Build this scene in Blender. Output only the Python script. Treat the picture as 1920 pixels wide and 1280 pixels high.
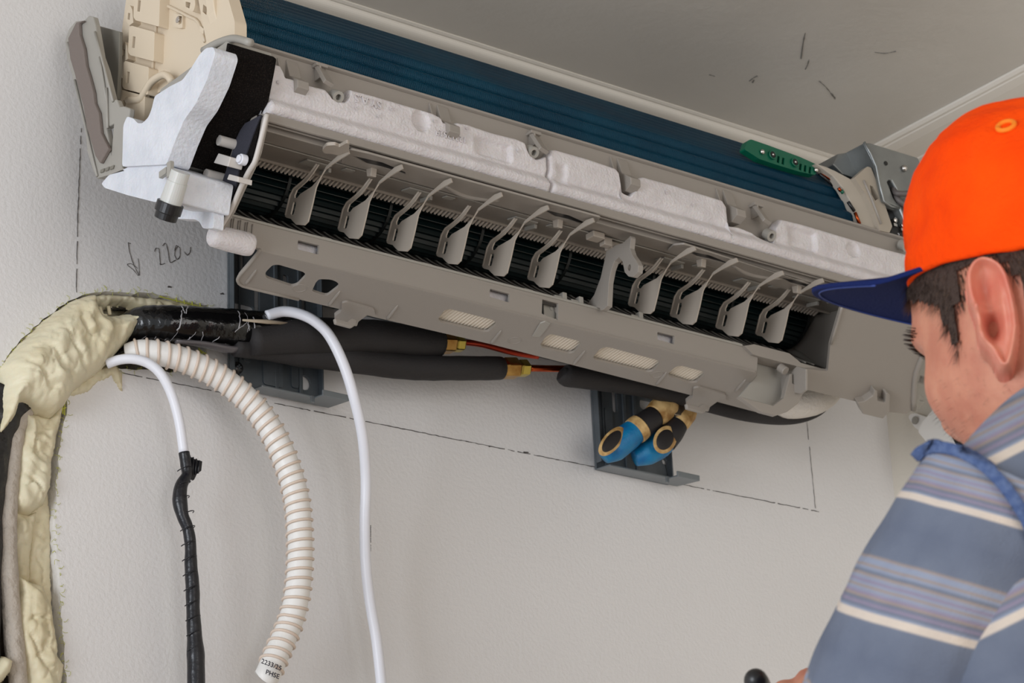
import bpy, bmesh, math, random
from mathutils import Vector, Matrix, noise, geometry
from math import sin, cos, pi, radians, sqrt, exp, atan2
random.seed(7)
for o in list(bpy.data.objects): bpy.data.objects.remove(o)
S = bpy.context.scene
COL = S.collection
# ---------------------------------------------------------------- camera
# rows: world x (along the wall), y (into the wall), z (up) seen from the camera (right, down, forward)
FPX = 5042.888
def _n(v): return v.normalized()
_f = FPX
_u = _n(Vector((-578., -12640., _f))); _x = _n(Vector((7040., 1690., _f)))
_y = _u.cross(_x)
if _y.z < 0: _y = -_y
RM = Matrix((_x, _y, _u))
CAM = Vector((0, -2.0, 1.3))
cd = bpy.data.cameras.new('camera'); cam = bpy.data.objects.new('camera', cd); COL.objects.link(cam)
cd.sensor_width = 36; cd.lens = 36*FPX/1920
cx_, cy_, cz_ = RM.col[0], RM.col[1], RM.col[2]
cam.matrix_world = Matrix(((cx_[0], -cy_[0], -cz_[0], CAM[0]), (cx_[1], -cy_[1], -cz_[1], CAM[1]), (cx_[2], -cy_[2], -cz_[2], CAM[2]), (0, 0, 0, 1)))
cd.clip_start = .05
cd.dof.use_dof = True; cd.dof.focus_distance = 2.3; cd.dof.aperture_fstop = 20
S.camera = cam
# ---------------------------------------------------------------- light
S.view_settings.view_transform = 'Standard'; S.view_settings.look = 'None'
S.view_settings.gamma = 1; S.view_settings.use_curve_mapping = False
S.view_settings.exposure = 0.45
W = bpy.data.worlds.new('world'); S.world = W; W.use_nodes = True
bg = W.node_tree.nodes['Background']; bg.inputs[0].default_value = (.93, .96, 1, 1); bg.inputs[1].default_value = WORLD_STR = .55
def area(name, loc, target, sx, sy, power, col):
    l = bpy.data.lights.new(name, 'AREA'); l.shape = 'RECTANGLE'; l.size = sx; l.size_y = sy; l.energy = power; l.color = col
    o = bpy.data.objects.new(name, l); COL.objects.link(o); o.location = loc
    d = Vector(target)-Vector(loc); o.rotation_euler = d.to_track_quat('-Z', 'Y').to_euler(); return o
area('window_light', (-1.9, -1.2, 1.7), (1.3, -.2, 2.1), 1.2, 1.6, 40, (.88, .93, 1))
area('rear_fill_light', (.7, -4.3, 1.4), (2.0, -.3, 2.4), 2.2, 2.0, 27, (1, .95, .89))  # warm fill added behind the camera to brighten the right wall
# ---------------------------------------------------------------- pixel -> world on real planes
def ray(px, py): return RM @ Vector(((px-960)/FPX, (py-640)/FPX, 1.))
def onx(p, x0): d = ray(*p); return CAM + d*((x0-CAM.x)/d.x)
def ony(p, y0): d = ray(*p); return CAM + d*((y0-CAM.y)/d.y)
def onz(p, z0): d = ray(*p); return CAM + d*((z0-CAM.z)/d.z)
X_ = Vector((1, 0, 0)); Y_ = Vector((0, 1, 0)); Z_ = Vector((0, 0, 1))
def hit(p, pl):
    o, U, V = pl; n = U.cross(V); d = ray(*p); t = (o-CAM).dot(n)/d.dot(n); q = CAM+d*t-o
    return (q.dot(U), q.dot(V))
def plx(x0): return (Vector((x0, 0, 0)), Y_, Z_)           # normal +x
def ply(y0): return (Vector((0, y0, 0)), X_, Z_)           # normal -y
def plz(z0): return (Vector((0, 0, z0)), X_, Y_)
def plyz(a, b):                                            # plane along X through (y,z) points a and b
    V = Vector((0, b[0]-a[0], b[1]-a[1])).normalized(); return (Vector((0, a[0], a[1])), X_, V)
# ---------------------------------------------------------------- materials
MATS = {}
def s2l(c): return tuple(((v/255)/12.92 if v/255 <= .04045 else ((v/255+.055)/1.055)**2.4) for v in c)
def mat(name, rgb, rough=.5, metal=0, bump=0, bscale=200, var=0, vscale=8, rgb2=None, spec=.5, sss=0, trans=0, detail=3, coat=0, space='Object', vlo=.35, vhi=.65):
    if name in MATS: return MATS[name]
    m = bpy.data.materials.new(name); m.use_nodes = True; nt = m.node_tree; b = nt.nodes['Principled BSDF']
    c = (*s2l(rgb), 1)
    b.inputs['Base Color'].default_value = c; b.inputs['Roughness'].default_value = rough; b.inputs['Metallic'].default_value = metal
    b.inputs['Specular IOR Level'].default_value = spec
    if sss: b.inputs['Subsurface Weight'].default_value = sss; b.inputs['Subsurface Radius'].default_value = (.01, .004, .002)
    if trans: b.inputs['Transmission Weight'].default_value = trans
    if coat: b.inputs['Coat Weight'].default_value = coat
    tc = nt.nodes.new('ShaderNodeTexCoord')
    if rgb2:
        n = nt.nodes.new('ShaderNodeTexNoise'); n.inputs['Scale'].default_value = vscale; n.inputs['Detail'].default_value = 5
        r = nt.nodes.new('ShaderNodeValToRGB'); r.color_ramp.elements[0].position = vlo; r.color_ramp.elements[1].position = vhi
        r.color_ramp.elements[0].color = c; r.color_ramp.elements[1].color = (*s2l(rgb2), 1)
        nt.links.new(tc.outputs[space], n.inputs['Vector']); nt.links.new(n.outputs[0], r.inputs[0]); nt.links.new(r.outputs[0], b.inputs['Base Color'])
    if bump:
        n = nt.nodes.new('ShaderNodeTexNoise'); n.inputs['Scale'].default_value = bscale; n.inputs['Detail'].default_value = detail
        bp = nt.nodes.new('ShaderNodeBump'); bp.inputs['Distance'].default_value = bump; bp.inputs['Strength'].default_value = 1
        nt.links.new(tc.outputs[space], n.inputs['Vector']); nt.links.new(n.outputs[0], bp.inputs['Height']); nt.links.new(bp.outputs[0], b.inputs['Normal'])
    MATS[name] = m; return m
WALL = mat('wall_paint', (217, 215, 214), .55, bump=.0005, bscale=260, rgb2=(223, 221, 220), vscale=2.5, detail=2)
RWALL = mat('wall_paint_warm', (214, 207, 194), .6, bump=.0006, bscale=150)
CEIL = mat('ceiling_paint', (205, 200, 192), .3, bump=.0005, bscale=90, rgb2=(196, 191, 183), vscale=4)
CORN = mat('cornice_paint', (224, 218, 208), .5)
PL = mat('grey_plastic', (147, 140, 132), .38, bump=.00008, bscale=900)
PL2 = mat('grey_plastic_rear', (156, 152, 144), .45)
PLW = mat('louver_plastic', (168, 158, 146), .42)
BEIGE = mat('beige_plastic', (214, 198, 174), .45)
EPS = mat('white_polystyrene', (212, 207, 207), .75, bump=.0008, bscale=420, rgb2=(202, 196, 196), vscale=60, sss=.12, detail=2)
EPSB = mat('white_polystyrene_end', (216, 218, 224), .7, bump=.0009, bscale=260, rgb2=(204, 207, 214), vscale=45, sss=.12, detail=2)
BLKF = mat('black_foam', (20, 17, 16), .95, bump=.002, bscale=700, rgb2=(46, 40, 36), vscale=900, vlo=.5, vhi=.75, spec=.1)
GRYF = mat('dark_grey_foam', (62, 62, 70), .95, bump=.0008, bscale=900, spec=.1)
TAPE = mat('grey_foam_tape', (124, 114, 108), .95, bump=.0003, bscale=800, spec=.1)
DARK = mat('duct_dark', (44, 39, 35), .5)  # darker than the grey plastic of the other duct parts
FAN = mat('fan_black', (14, 20, 20), .4)
FANB = mat('fan_blade', (9, 24, 25), .35)
COILM = mat('teal_fin', (5, 60, 84), .34, metal=.25, rgb2=(9, 72, 96), vscale=14)
COILD = mat('coil_core', (6, 30, 42), .6)
GREEN = mat('green_plastic', (6, 92, 68), .35)
METAL = mat('galvanised_steel', (150, 153, 152), .38, metal=.75, rgb2=(136, 139, 139), vscale=30)
MPLATE = mat('mounting_steel', (112, 118, 123), .42, metal=.6, rgb2=(98, 105, 110), vscale=40)
SCREW = mat('screw_steel', (205, 200, 195), .25, metal=1)
BLACK = mat('black_plastic', (20, 20, 22), .35)
INSUL = mat('black_insulation', (34, 31, 31), .75, bump=.0004, bscale=500)
WRAP = mat('black_shiny_wrap', (10, 10, 11), .16, bump=.002, bscale=60, detail=4)
BRASS = mat('brass', (180, 144, 84), .3, metal=1, rgb2=(146, 106, 56), vscale=80)
BRASS2 = mat('yellow_brass', (188, 168, 84), .3, metal=1)
COPPER = mat('copper', (190, 92, 48), .3, metal=1, rgb2=(150, 60, 30), vscale=60)
WCABLE = mat('white_pvc', (225, 226, 233), .35)
HOSE = mat('white_hose', (228, 226, 222), .45)
HRIB = mat('hose_beige_rib', (214, 196, 180), .5)
TAPEB = mat('black_tape', (16, 17, 24), .3, bump=.0006, bscale=200)
FOAMY = mat('expanding_foam', (216, 208, 180), .5, bump=.0006, bscale=130, rgb2=(200, 186, 150), vscale=16, sss=.15, vlo=.45, vhi=.75)
PLASTER = mat('rough_plaster', (150, 140, 128), .95, bump=.004, bscale=120, rgb2=(118, 106, 92), vscale=60)
MESHY = mat('yellow_fibre_mesh', (176, 178, 70), .7)
PENCIL = mat('pencil', (80, 76, 74), .8)
MARKER = mat('dark_ink', (28, 26, 44), .7)
SMUDGE = mat('faint_smudge', (150, 146, 142), .8)
# ---------------------------------------------------------------- object helpers
def mesh_obj(name, verts, faces, m, parent=None, smooth=False, bevel=0, bseg=2, angle=40, sub=0, uv=None):
    me = bpy.data.meshes.new(name); me.from_pydata([tuple(v) for v in verts], [], faces); me.update()
    bm = bmesh.new(); bm.from_mesh(me); bmesh.ops.recalc_face_normals(bm, faces=bm.faces); bm.to_mesh(me); bm.free()
    if uv:
        lay = me.uv_layers.new(name='uv')
        for lp in me.loops: lay.data[lp.index].uv = uv[lp.vertex_index]
    if m:
        for mm in (m if isinstance(m, (list, tuple)) else [m]): me.materials.append(mm)
    o = bpy.data.objects.new(name, me); COL.objects.link(o)
    if parent: o.parent = parent
    if smooth:
        for p in me.polygons: p.use_smooth = True
    if bevel:
        b = o.modifiers.new('bevel', 'BEVEL'); b.width = bevel; b.segments = bseg; b.limit_method = 'ANGLE'; b.angle_limit = radians(angle); b.harden_normals = False
    if sub:
        b = o.modifiers.new('sub', 'SUBSURF'); b.levels = sub; b.render_levels = sub
    return o
class MB:
    def __init__(s): s.v = []; s.f = []
    def add(s, v, f):
        k = len(s.v); s.v += [Vector(q) for q in v]; s.f += [tuple(i+k for i in t) for t in f]
    def box(s, c, sz, R=None):
        c = Vector(c); vs = []
        for a in (-1, 1):
            for b in (-1, 1):
                for d in (-1, 1):
                    q = Vector((a*sz[0]/2, b*sz[1]/2, d*sz[2]/2)); vs.append(c+(R @ q if R else q))
        s.add(vs, [(0, 1, 3, 2), (4, 6, 7, 5), (0, 4, 5, 1), (2, 3, 7, 6), (0, 2, 6, 4), (1, 5, 7, 3)])
    def ext(s, prof, x0, x1):          # closed (y,z) polygon extruded along x
        n = len(prof); vs = [(x0, a, b) for a, b in prof]+[(x1, a, b) for a, b in prof]
        f = [(i, (i+1) % n, n+(i+1) % n, n+i) for i in range(n)]
        t = geometry.tessellate_polygon([[Vector((a, b, 0)) for a, b in prof]])
        f += [tuple(q) for q in t]+[tuple(n+i for i in q[::-1]) for q in t]; s.add(vs, f)
    def tube(s, pts, r, seg=16, cap=True, flat=1.0, up=None):
        pts = [Vector(p) for p in pts]; n = len(pts)
        rs = r if isinstance(r, (list, tuple)) else [r]*n
        T = []
        for i in range(n):
            a = pts[max(0, i-1)]; b = pts[min(n-1, i+1)]; T.append((b-a).normalized())
        ref = up or (Z_ if abs(T[0].z) < .9 else X_)
        U = T[0].cross(ref).normalized(); k = len(s.v); vs = []
        for i in range(n):
            U = (U-T[i]*U.dot(T[i])).normalized(); Vv = T[i].cross(U)
            for j in range(seg):
                a = 2*pi*j/seg; vs.append(pts[i]+(U*cos(a)+Vv*sin(a)*flat)*rs[i])
        f = [(i*seg+j, i*seg+(j+1) % seg, (i+1)*seg+(j+1) % seg, (i+1)*seg+j) for i in range(n-1) for j in range(seg)]
        if cap: f += [tuple(range(seg)), tuple((n-1)*seg+j for j in range(seg))[::-1]]
        s.add(vs, f)
    def cyl(s, a, b, r, seg=20, r2=None): s.tube([a, b], [r, r if r2 is None else r2], seg)
    def obj(s, name, m, parent=None, **k): return mesh_obj(name, s.v, s.f, m, parent, **k)
def smoothpath(pts, n=8):
    pts = [Vector(p) for p in pts]; P = [pts[0]*2-pts[1]]+pts+[pts[-1]*2-pts[-2]]; out = []
    for i in range(1, len(P)-2):
        p0, p1, p2, p3 = P[i-1:i+3]
        for k in range(n):
            t = k/n; out.append(.5*((2*p1)+(p2-p0)*t+(2*p0-5*p1+4*p2-p3)*t*t+(3*p1-p0-3*p2+p3)*t**3))
    out.append(pts[-1]); return out
def lerp_list(vals, N):
    out = []
    for i in range(N):
        t = i/(N-1)*(len(vals)-1); k = min(int(t), len(vals)-2); out.append(vals[k]+(vals[k+1]-vals[k])*(t-k))
    return out
def fillet(poly, r, n=4):
    out = []; N = len(poly)
    for i in range(N):
        a = Vector(poly[i-1]); b = Vector(poly[i]); c = Vector(poly[(i+1) % N])
        d1 = (a-b); d2 = (c-b); rr = min(r, d1.length*.45, d2.length*.45)
        if rr < 1e-6 or d1.normalized().dot(d2.normalized()) < -.97: out.append(tuple(b)); continue
        p = b+d1.normalized()*rr; q = b+d2.normalized()*rr
        for k in range(n+1):
            t = k/n; out.append(tuple(p*(1-t)**2+b*2*t*(1-t)+q*t*t))
    return out
def plate_uv(loops, pl, th, toward=None):
    """loops in plane coords; slab whose visible face lies on the plane, th thick away from camera"""
    o, U, V = pl; N = U.cross(V).normalized()
    if (o+U*loops[0][0][0]+V*loops[0][0][1]-CAM).dot(N) < 0: N = -N      # N points away from camera
    vs = []; f = []; flat = [q for L in loops for q in L]; n = len(flat)
    for q in flat: vs.append(o+U*q[0]+V*q[1])
    for q in flat: vs.append(o+U*q[0]+V*q[1]+N*th)
    t = geometry.tessellate_polygon([[Vector((q[0], q[1], 0)) for q in L] for L in loops])
    f += [tuple(q) for q in t]+[tuple(n+i for i in q[::-1]) for q in t]
    k = 0
    for L in loops:
        m = len(L); f += [(k+i, k+(i+1) % m, n+k+(i+1) % m, n+k+i) for i in range(m)]; k += m
    return vs, f
def plate(name, px, pl, th, m, parent=None, holes=(), r=0, hr=0, bevel=.0006, smooth=False):
    loops = [[hit(p, pl) for p in px]]+[[hit(p, pl) for p in h] for h in holes]
    if r: loops[0] = fillet(loops[0], r)
    if hr: loops[1:] = [fillet(h, hr) for h in loops[1:]]
    v, f = plate_uv(loops, pl, th)
    return mesh_obj(name, v, f, m, parent, bevel=bevel)
def empty(name, loc=(0, 0, 0)):
    o = bpy.data.objects.new(name, None); COL.objects.link(o); o.location = loc; o.empty_display_size = .05
    return o
def tag(o, label=None, cat=None, group=None, kind=None):
    if label: o['label'] = label
    if cat: o['category'] = cat
    if group: o['group'] = group
    if kind: o['kind'] = kind
    return o
def text_mesh(name, s, size, ext, M, m, parent=None):
    c = bpy.data.curves.new(name, 'FONT'); c.body = s; c.size = size; c.extrude = ext; c.align_x = 'CENTER'; c.align_y = 'CENTER'; c.resolution_u = 3
    t = bpy.data.objects.new(name, c); COL.objects.link(t); bpy.context.view_layer.update()
    me = bpy.data.meshes.new_from_object(t.evaluated_get(bpy.context.evaluated_depsgraph_get()))
    bpy.data.objects.remove(t); me.transform(M); me.name = name; me.materials.clear(); me.materials.append(m)
    o = bpy.data.objects.new(name, me); COL.objects.link(o)
    if parent: o.parent = parent
    return o
def frameM(o, xd, yd):
    xd = xd.normalized(); zd = xd.cross(yd).normalized(); yd = zd.cross(xd)
    return Matrix(((xd.x, yd.x, zd.x, o.x), (xd.y, yd.y, zd.y, o.y), (xd.z, yd.z, zd.z, o.z), (0, 0, 0, 1)))
# ================================================================ setting
XR = 2.093; ZC = 2.619
def inside(p, poly):
    x, y = p; c = False; n = len(poly)
    for i in range(n):
        x1, y1 = poly[i]; x2, y2 = poly[i-1]
        if (y1 > y) != (y2 > y) and x < (x2-x1)*(y-y1)/(y2-y1)+x1: c = not c
    return c
def dist_edge(p, poly):
    P = Vector(p); d = 9
    for i in range(len(poly)):
        a = Vector(poly[i-1]); b = Vector(poly[i]); ab = b-a; L = ab.length_squared
        t = max(0, min(1, (P-a).dot(ab)/L)) if L else 0; d = min(d, (P-(a+ab*t)).length)
    return d
# wall with the chase cut into it
chase_px = [(-120, 1500), (-130, 900), (-80, 760), (0, 690), (30, 645), (80, 598), (130, 562), (165, 550), (200, 545), (250, 549), (300, 552), (340, 562), (390, 572), (400, 590),
            (398, 640), (384, 664), (335, 690), (330, 697), (290, 694), (240, 690), (205, 690), (170, 705), (140, 722), (126, 742), (124, 775), (118, 800), (112, 840), (106, 900), (104, 960), (108, 1050), (112, 1110), (118, 1180), (122, 1240), (124, 1280), (126, 1500)]
W0 = ply(0)
random.seed(3)
ch = []
base = [hit(p, W0) for p in chase_px]
for i in range(len(base)):
    a = Vector(base[i]); b = Vector(base[(i+1) % len(base)]); k = max(1, int((b-a).length/.006))
    for j in range(k):
        q = a.lerp(b, j/k); ch.append((q.x+random.uniform(-.0012, .0012), q.y+random.uniform(-.0012, .0012)))
v, f = plate_uv([[(-.6, 0), (XR, 0), (XR, ZC), (-.6, ZC)], ch], W0, .06)
tag(mesh_obj('wall_back', v, f, WALL), kind='structure')
wb = bpy.data.objects['wall_back']
mb = MB(); x0, x1 = min(p[0] for p in ch)-.05, max(p[0] for p in ch)+.05
mb.box(((x0+x1)/2, .069, 2.0), (x1-x0, .03, .75)); mb.obj('chase_plaster', PLASTER, wb)
# torn fibre mesh along the edge of the chase
mb = MB()
for i in range(0, len(ch)):
    q = ch[i]
    if q[1] < 1.85: continue
    for k in range(2):
        a = random.uniform(0, 2*pi); L = random.uniform(.002, .006)
        p = Vector((q[0], .001, q[1])); mb.tube(smoothpath([p, p+Vector((cos(a)*L*.5, -.002, sin(a)*L*.5)), p+Vector((cos(a+.6)*L, -.0015, sin(a+.6)*L))], 3), .00018, 5)
mb.obj('torn_mesh_fibre', MESHY, wb)
mb = MB()
for (a, b) in (((388, 664), (372, 654)), ((380, 660), (364, 668)), ((112, 756), (124, 752)), ((113, 768), (124, 764)), ((117, 748), (118, 776)), ((121, 748), (121, 778)), ((372, 652), (384, 670)), ((300, 556), (385, 577)), ((330, 558), (332, 566)), ((345, 562), (346, 570)), ((360, 565), (361, 573)), ((375, 568), (376, 577))):
    mb.tube([ony(a, -.001), ony(b, -.001)], .0006, 6)
mb.obj('fibre_mesh_strand', MESHY, wb)
mb = MB(); mb.box((XR+.02, -2.2, ZC/2), (.04, 4.4, ZC)); tag(mb.obj('wall_right', RWALL), kind='structure')
mb = MB(); mb.box(((XR-.6)/2, -2.2, ZC+.02), (XR+.6+.04, 4.46, .04)); tag(mb.obj('ceiling', CEIL), kind='structure')
mb = MB(); mb.box(((XR-.6)/2, -2.2, -.02), (XR+.6+.04, 4.46, .04)); tag(mb.obj('floor', mat('floor_tile', (150, 128, 104), .5, rgb2=(138, 116, 94), vscale=3)), kind='structure')
# coving: profile (out from wall, down from ceiling)
def cove():
    P = [(0, 0), (.084, 0), (.085, .005), (.079, .009), (.075, .009), (.073, .013)]
    for k in range(7):
        a = k/6*pi/2; P.append((.073-.020*(1-cos(a)), .014+.018*sin(a)))
    P += [(.048, .032), (.048, .037)]
    for k in range(8):
        a = k/7*pi/2; P.append((.044-.030*sin(a), .038+.034*(1-cos(a))))
    return P+[(.008, .074), (.008, .084), (0, .084)]
CP = [(a*.040/.084, b*.028/.084) for a, b in cove()]
mb = MB(); mb.ext([(-a, ZC-b) for a, b in CP], -.6, XR)
tag(mb.obj('trim_1', CORN, bevel=.0006, angle=25), kind='structure')
CP = [(0, 0), (.0665, 0), (.0665, .0025), (.0625, .0050), (.0590, .0050), (.0580, .0062), (.046, .0085), (.034, .0092), (.022, .0094), (.0135, .0096), (.0120, .0112), (.004, .0116), (.0032, .0134), (0, .0134)]
mb = MB(); n = len(CP); vs = [(XR-a, 0, ZC-b) for a, b in CP]+[(XR-a, -4.4, ZC-b) for a, b in CP]
mb.add(vs, [(i, (i+1) % n, n+(i+1) % n, n+i) for i in range(n)])
tag(mb.obj('trim_2', CORN, bevel=.0006, angle=25), kind='structure')
# pencil lines and writing on the wall
def stroke(px, w=.0004, y=-.0003, wob=.0003, mb=None, sm=3, gap=.0):
    pts = smoothpath([ony(p, y) for p in px], sm); out = []
    for i in range(len(pts)-1):
        a, b = pts[i], pts[i+1]; k = max(1, int((b-a).length/.004))
        for j in range(k): out.append(a.lerp(b, j/k))
    out.append(pts[-1])
    out = [p+Vector((random.uniform(-wob, wob), 0, random.uniform(-wob, wob))) for p in out]
    for i in range(len(out)-1):
        if random.random() < gap: continue
        mb.tube([out[i], out[i+1]], w*random.uniform(.5, 1.1), 4, flat=1)
mb = MB(); stroke([(152, 240), (146, 400), (143, 556)], mb=mb, gap=.12, w=.0005)
stroke([(230, 699), (1536, 959)], mb=mb, gap=.1, w=.0005); stroke([(1513, 790), (1529, 952)], mb=mb, gap=.1)
mb.obj('pencil_line', PENCIL, wb)
mb = MB(); stroke([(240, 455), (245, 480), (252, 500), (261, 516)], mb=mb); stroke([(259, 484), (261, 516), (250, 506), (239, 496), (246, 494), (258, 503)], mb=mb)
stroke([(245, 456), (240, 455)], mb=mb); mb.obj('pencil_arrow', PENCIL, wb)
mb = MB()
stroke([(290, 471), (292, 465), (297, 466), (299, 474), (300, 490), (301, 496), (309, 493)], mb=mb)
stroke([(305, 461), (309, 456), (313, 462), (316, 480), (319, 492), (329, 487)], mb=mb)
stroke([(333, 461), (327, 474), (331, 486), (337, 480), (337, 466), (330, 460), (327, 470)], mb=mb)
stroke([(345, 472), (351, 478), (356, 472), (357, 463)], mb=mb); mb.obj('pencil_writing', PENCIL, wb)
mb = MB()
for (px, py, s) in ((918, 836, 3), (985, 847, 4), (316, 537, 4), (415, 550, 3)):
    for k in range(5): mb.tube([ony((px+random.uniform(-s, s), py+random.uniform(-1, 1)), -.0003), ony((px+random.uniform(-s, s)+2, py+1), -.0003)], .0006, 4)
mb.obj('wall_scuff', PENCIL, wb)
cl = bpy.data.objects['ceiling']
mb = MB()
for L in (((1405, 152), (1413, 146), (1420, 142)), ((1411, 155), (1414, 150)), ((1510, 62), (1506, 80), (1502, 110)), ((1510, 130), (1514, 122), (1517, 112)), ((1536, 152), (1550, 165), (1566, 186)), ((1560, 176), (1566, 184)), ((1640, 98), (1660, 100), (1680, 96)), ((1330, 140), (1340, 143))):
    pts = smoothpath([onz(p, ZC-.0003) for p in L], 4)
    for i in range(len(pts)-1): mb.tube([pts[i], pts[i+1]], .0005*random.uniform(.5, 1.6), 4)
mb.obj('ceiling_scuff', mat('scuff_grey', (112, 108, 102), .8), cl)
# ================================================================ the air conditioner
AC = tag(empty('air_conditioner', (1.45, -.19, 2.36)), 'opened grey and white wall air conditioner, cover off, teal coil showing, tilted from its bracket', 'air conditioner')
bpy.context.view_layer.update()
ACI = Matrix.Translation(-Vector((1.45, -.19, 2.36)))
_mo = mesh_obj
def P(name, o):      # parent a part made in world coordinates to the unit
    o.parent = AC; o.matrix_parent_inverse = ACI; return o
XL, XE = 1.10, 1.835              # left and right end of the outlet
# --- front band of the chassis, behind the polystyrene
mb = MB(); mb.ext([(-.250, 2.4055), (-.2535, 2.4045), (-.2495, 2.360), (-.235, 2.345), (-.225, 2.345), (-.235, 2.365), (-.240, 2.4035)], 1.088, 1.90)
mb.ext([(-.2535, 2.4045), (-.2565, 2.4035), (-.2565, 2.4015), (-.2530, 2.400)], 1.088, 1.90)
band = P(0, mb.obj('front_rail', PL, bevel=.0008))
for px in (524, 710, 1045, 1600):
    p = ony((px, 100+(px-524)*.3), -.2545)
def clip(px, py, w=.012, fin=True):
    x = ony((px, py), -.262).x; mb = MB()
    mb.ext([(-.248, 2.398), (-.2535, 2.398), (-.259, 2.380), (-.271, 2.371), (-.271, 2.364), (-.262, 2.360), (-.245, 2.362)], x-w/2, x+w/2)
    if fin: mb.ext([(-.246, 2.400), (-.254, 2.397), (-.262, 2.366), (-.246, 2.364)], x-w/2-.009, x-w/2-.0075)
    return P(0, mb.obj('retaining_clip', PL, bevel=.0008))
for p in ((558, 152), (841, 222), (1180, 335), (1378, 394)): clip(*p)
for (px, py) in ((608, 142), (1010, 268), (1428, 402)):
    c = ony((px, py), -.262); mb = MB(); R = Matrix.Rotation(radians(-32), 3, 'X') @ Matrix.Rotation(radians(14), 3, 'Z')
    mb.box(c, (.011, .004, .026), R); mb.box(c+Vector((-.001, .006, .011)), (.012, .010, .003)); mb.box(c+Vector((-.003, .006, .004)), (.002, .010, .012))
    P(0, mb.obj('lock_lever', PL, bevel=.0005))
for (px, py) in ((626, 178), (992, 282), (1437, 438), (1690, 458)):
    c = ony((px, py), -.258); d = Vector((0, -.8, -.6)); mb = MB()
    ring = [(.0055, 0), (.0055, .010), (.0028, .010), (.0028, .003)]
    for i in range(3):
        mb.tube([c+d*ring[i][1]*.9, c+d*ring[i+1][1]*.9+d*1e-5], [ring[i][0], ring[i+1][0]], 18, cap=False)
    mb.cyl(c+d*.0025, c+d*.003, .0028)
    P(0, mb.obj('screw_boss', PL2, smooth=False))
# --- polystyrene drain pan (two blocks), face modelled as relief
TOP = [(497, 122), (503, 116), (522, 121), (528, 132), (531, 143), (545, 146), (572, 157), (606, 165), (613, 172), (620, 182), (632, 189), (645, 188), (652, 180), (654, 166), (700, 178), (760, 196), (808, 210),
       (822, 217), (827, 227), (850, 233), (855, 228), (873, 231), (920, 247), (965, 258), (981, 265), (984, 276), (990, 288), (1003, 297), (1016, 294), (1022, 290), (1025, 291)]
TOP2 = [(1027, 292), (1031, 279), (1040, 279), (1100, 296), (1150, 313), (1158, 322), (1160, 345), (1154, 352), (1170, 361), (1181, 365), (1190, 352), (1194, 333), (1204, 330), (1260, 345), (1350, 373), (1357, 384), (1357, 400), (1352, 411), (1362, 420),
        (1385, 424), (1410, 433), (1425, 442), (1440, 452), (1449, 452), (1452, 424), (1462, 409), (1500, 418), (1560, 436), (1640, 460), (1700, 476), (1760, 492)]
def pan(TOPX, xa, xb, feats, name):
    tp = [ony(p, -.262) for p in TOPX]; N = int((xb-xa)/.0014); NS = 34
    def top(x):
        if x <= tp[0].x: return tp[0].z
        for a, b in zip(tp, tp[1:]):
            if a.x <= x <= b.x: return a.z+(b.z-a.z)*(x-a.x)/max(1e-6, b.x-a.x)
        return tp[-1].z
    vs = []; rows = NS+4
    for i in range(N+1):
        x = xa+(xb-xa)*i/N; zt = top(x)-.0005; e = min(x-xa, xb-x); ed = .0035*(1-min(1, e/.0035))**2
        vs.append((x, -.246, 2.3335)); vs.append((x, -.262, 2.3325))
        for s in range(NS):
            t = s/(NS-1); z = 2.3335+(zt-2.3335)*t
            y = -.2655-.0035*exp(-((z-2.341)/.005)**2)+.0032*exp(-((z-2.3515)/.0035)**2)
            if z > 2.3515: y = y+.0006
            y += .0055*max(0, 1-(zt-z)/.0035)**2+.004*max(0, 1-(z-2.3335)/.003)**2+ed
            for fn in feats: y += fn(x, z)
            y += .00025*noise.noise(Vector((x*260, z*260, 1)))
            vs.append((x, y, z))
        vs.append((x, -.254+ed*.3, zt)); vs.append((x, -.246, zt-.001))
    f = [(i*rows+j, (i+1)*rows+j, (i+1)*rows+j+1, i*rows+j+1) for i in range(N) for j in range(rows-1)]
    f += [(i*rows+rows-1, (i+1)*rows+rows-1, (i+1)*rows, i*rows) for i in range(N)]
    f += [tuple(range(rows)), tuple(N*rows+j for j in range(rows))[::-1]]
    return P(0, mesh_obj(name, vs, f, EPS, smooth=True))
def dent(px, py, rx, rz, d):
    c = ony((px, py), -.265); return lambda x, z: d*(lambda q: max(0, 1-q)**.5 if q < 1 else 0)(((x-c.x)/rx)**2+((z-c.z)/rz)**2)
def sm(t): t = max(0, min(1, t)); return t*t*(3-2*t)
def pocket(pxa, pya, pxb, pyb, h, d, ramp=.003):
    a = ony((pxa, pya), -.265); b = ony((pxb, pyb), -.265)
    def fn(x, z):
        zc = (a.z+b.z)/2
        return d*sm((x-a.x)/(ramp*4))*sm((b.x-x)/ramp)*sm((z-(zc-h/2))/ramp)*sm(((zc+h/2)-z)/ramp)
    return fn
p1 = pan(TOP, ony((499, 130), -.262).x, ony((1024, 300), -.262).x, [dent(790, 226, .0095, .0105, .006), pocket(886, 268, 962, 288, .019, .005), dent(646, 176, .006, .008, .004)], 'polystyrene_drain_pan')
p2 = pan(TOP2, ony((1027, 310), -.262).x, ony((1752, 500), -.262).x, [pocket(1040, 322, 1066, 330, .024, .004), pocket(1475, 440, 1533, 452, .022, .005), dent(1600, 468, .009, .008, .005), pocket(1200, 372, 1350, 412, .004, .001)], 'polystyrene_drain_pan')
ED = Vector((1, 0, 0))
a = ony((754, 188), -.2668)
for (s, px, py, sz) in (('SY.A.S', 690, 190, .011), ('12312529', 846, 255, .0085)):
    c = ony((px, py), -.2658)
    P(0, text_mesh('embossed_lettering', s, sz, .0006, frameM(c, Vector((-1, 0, 0)), Vector((0, 0, -1))), EPS))
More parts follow.
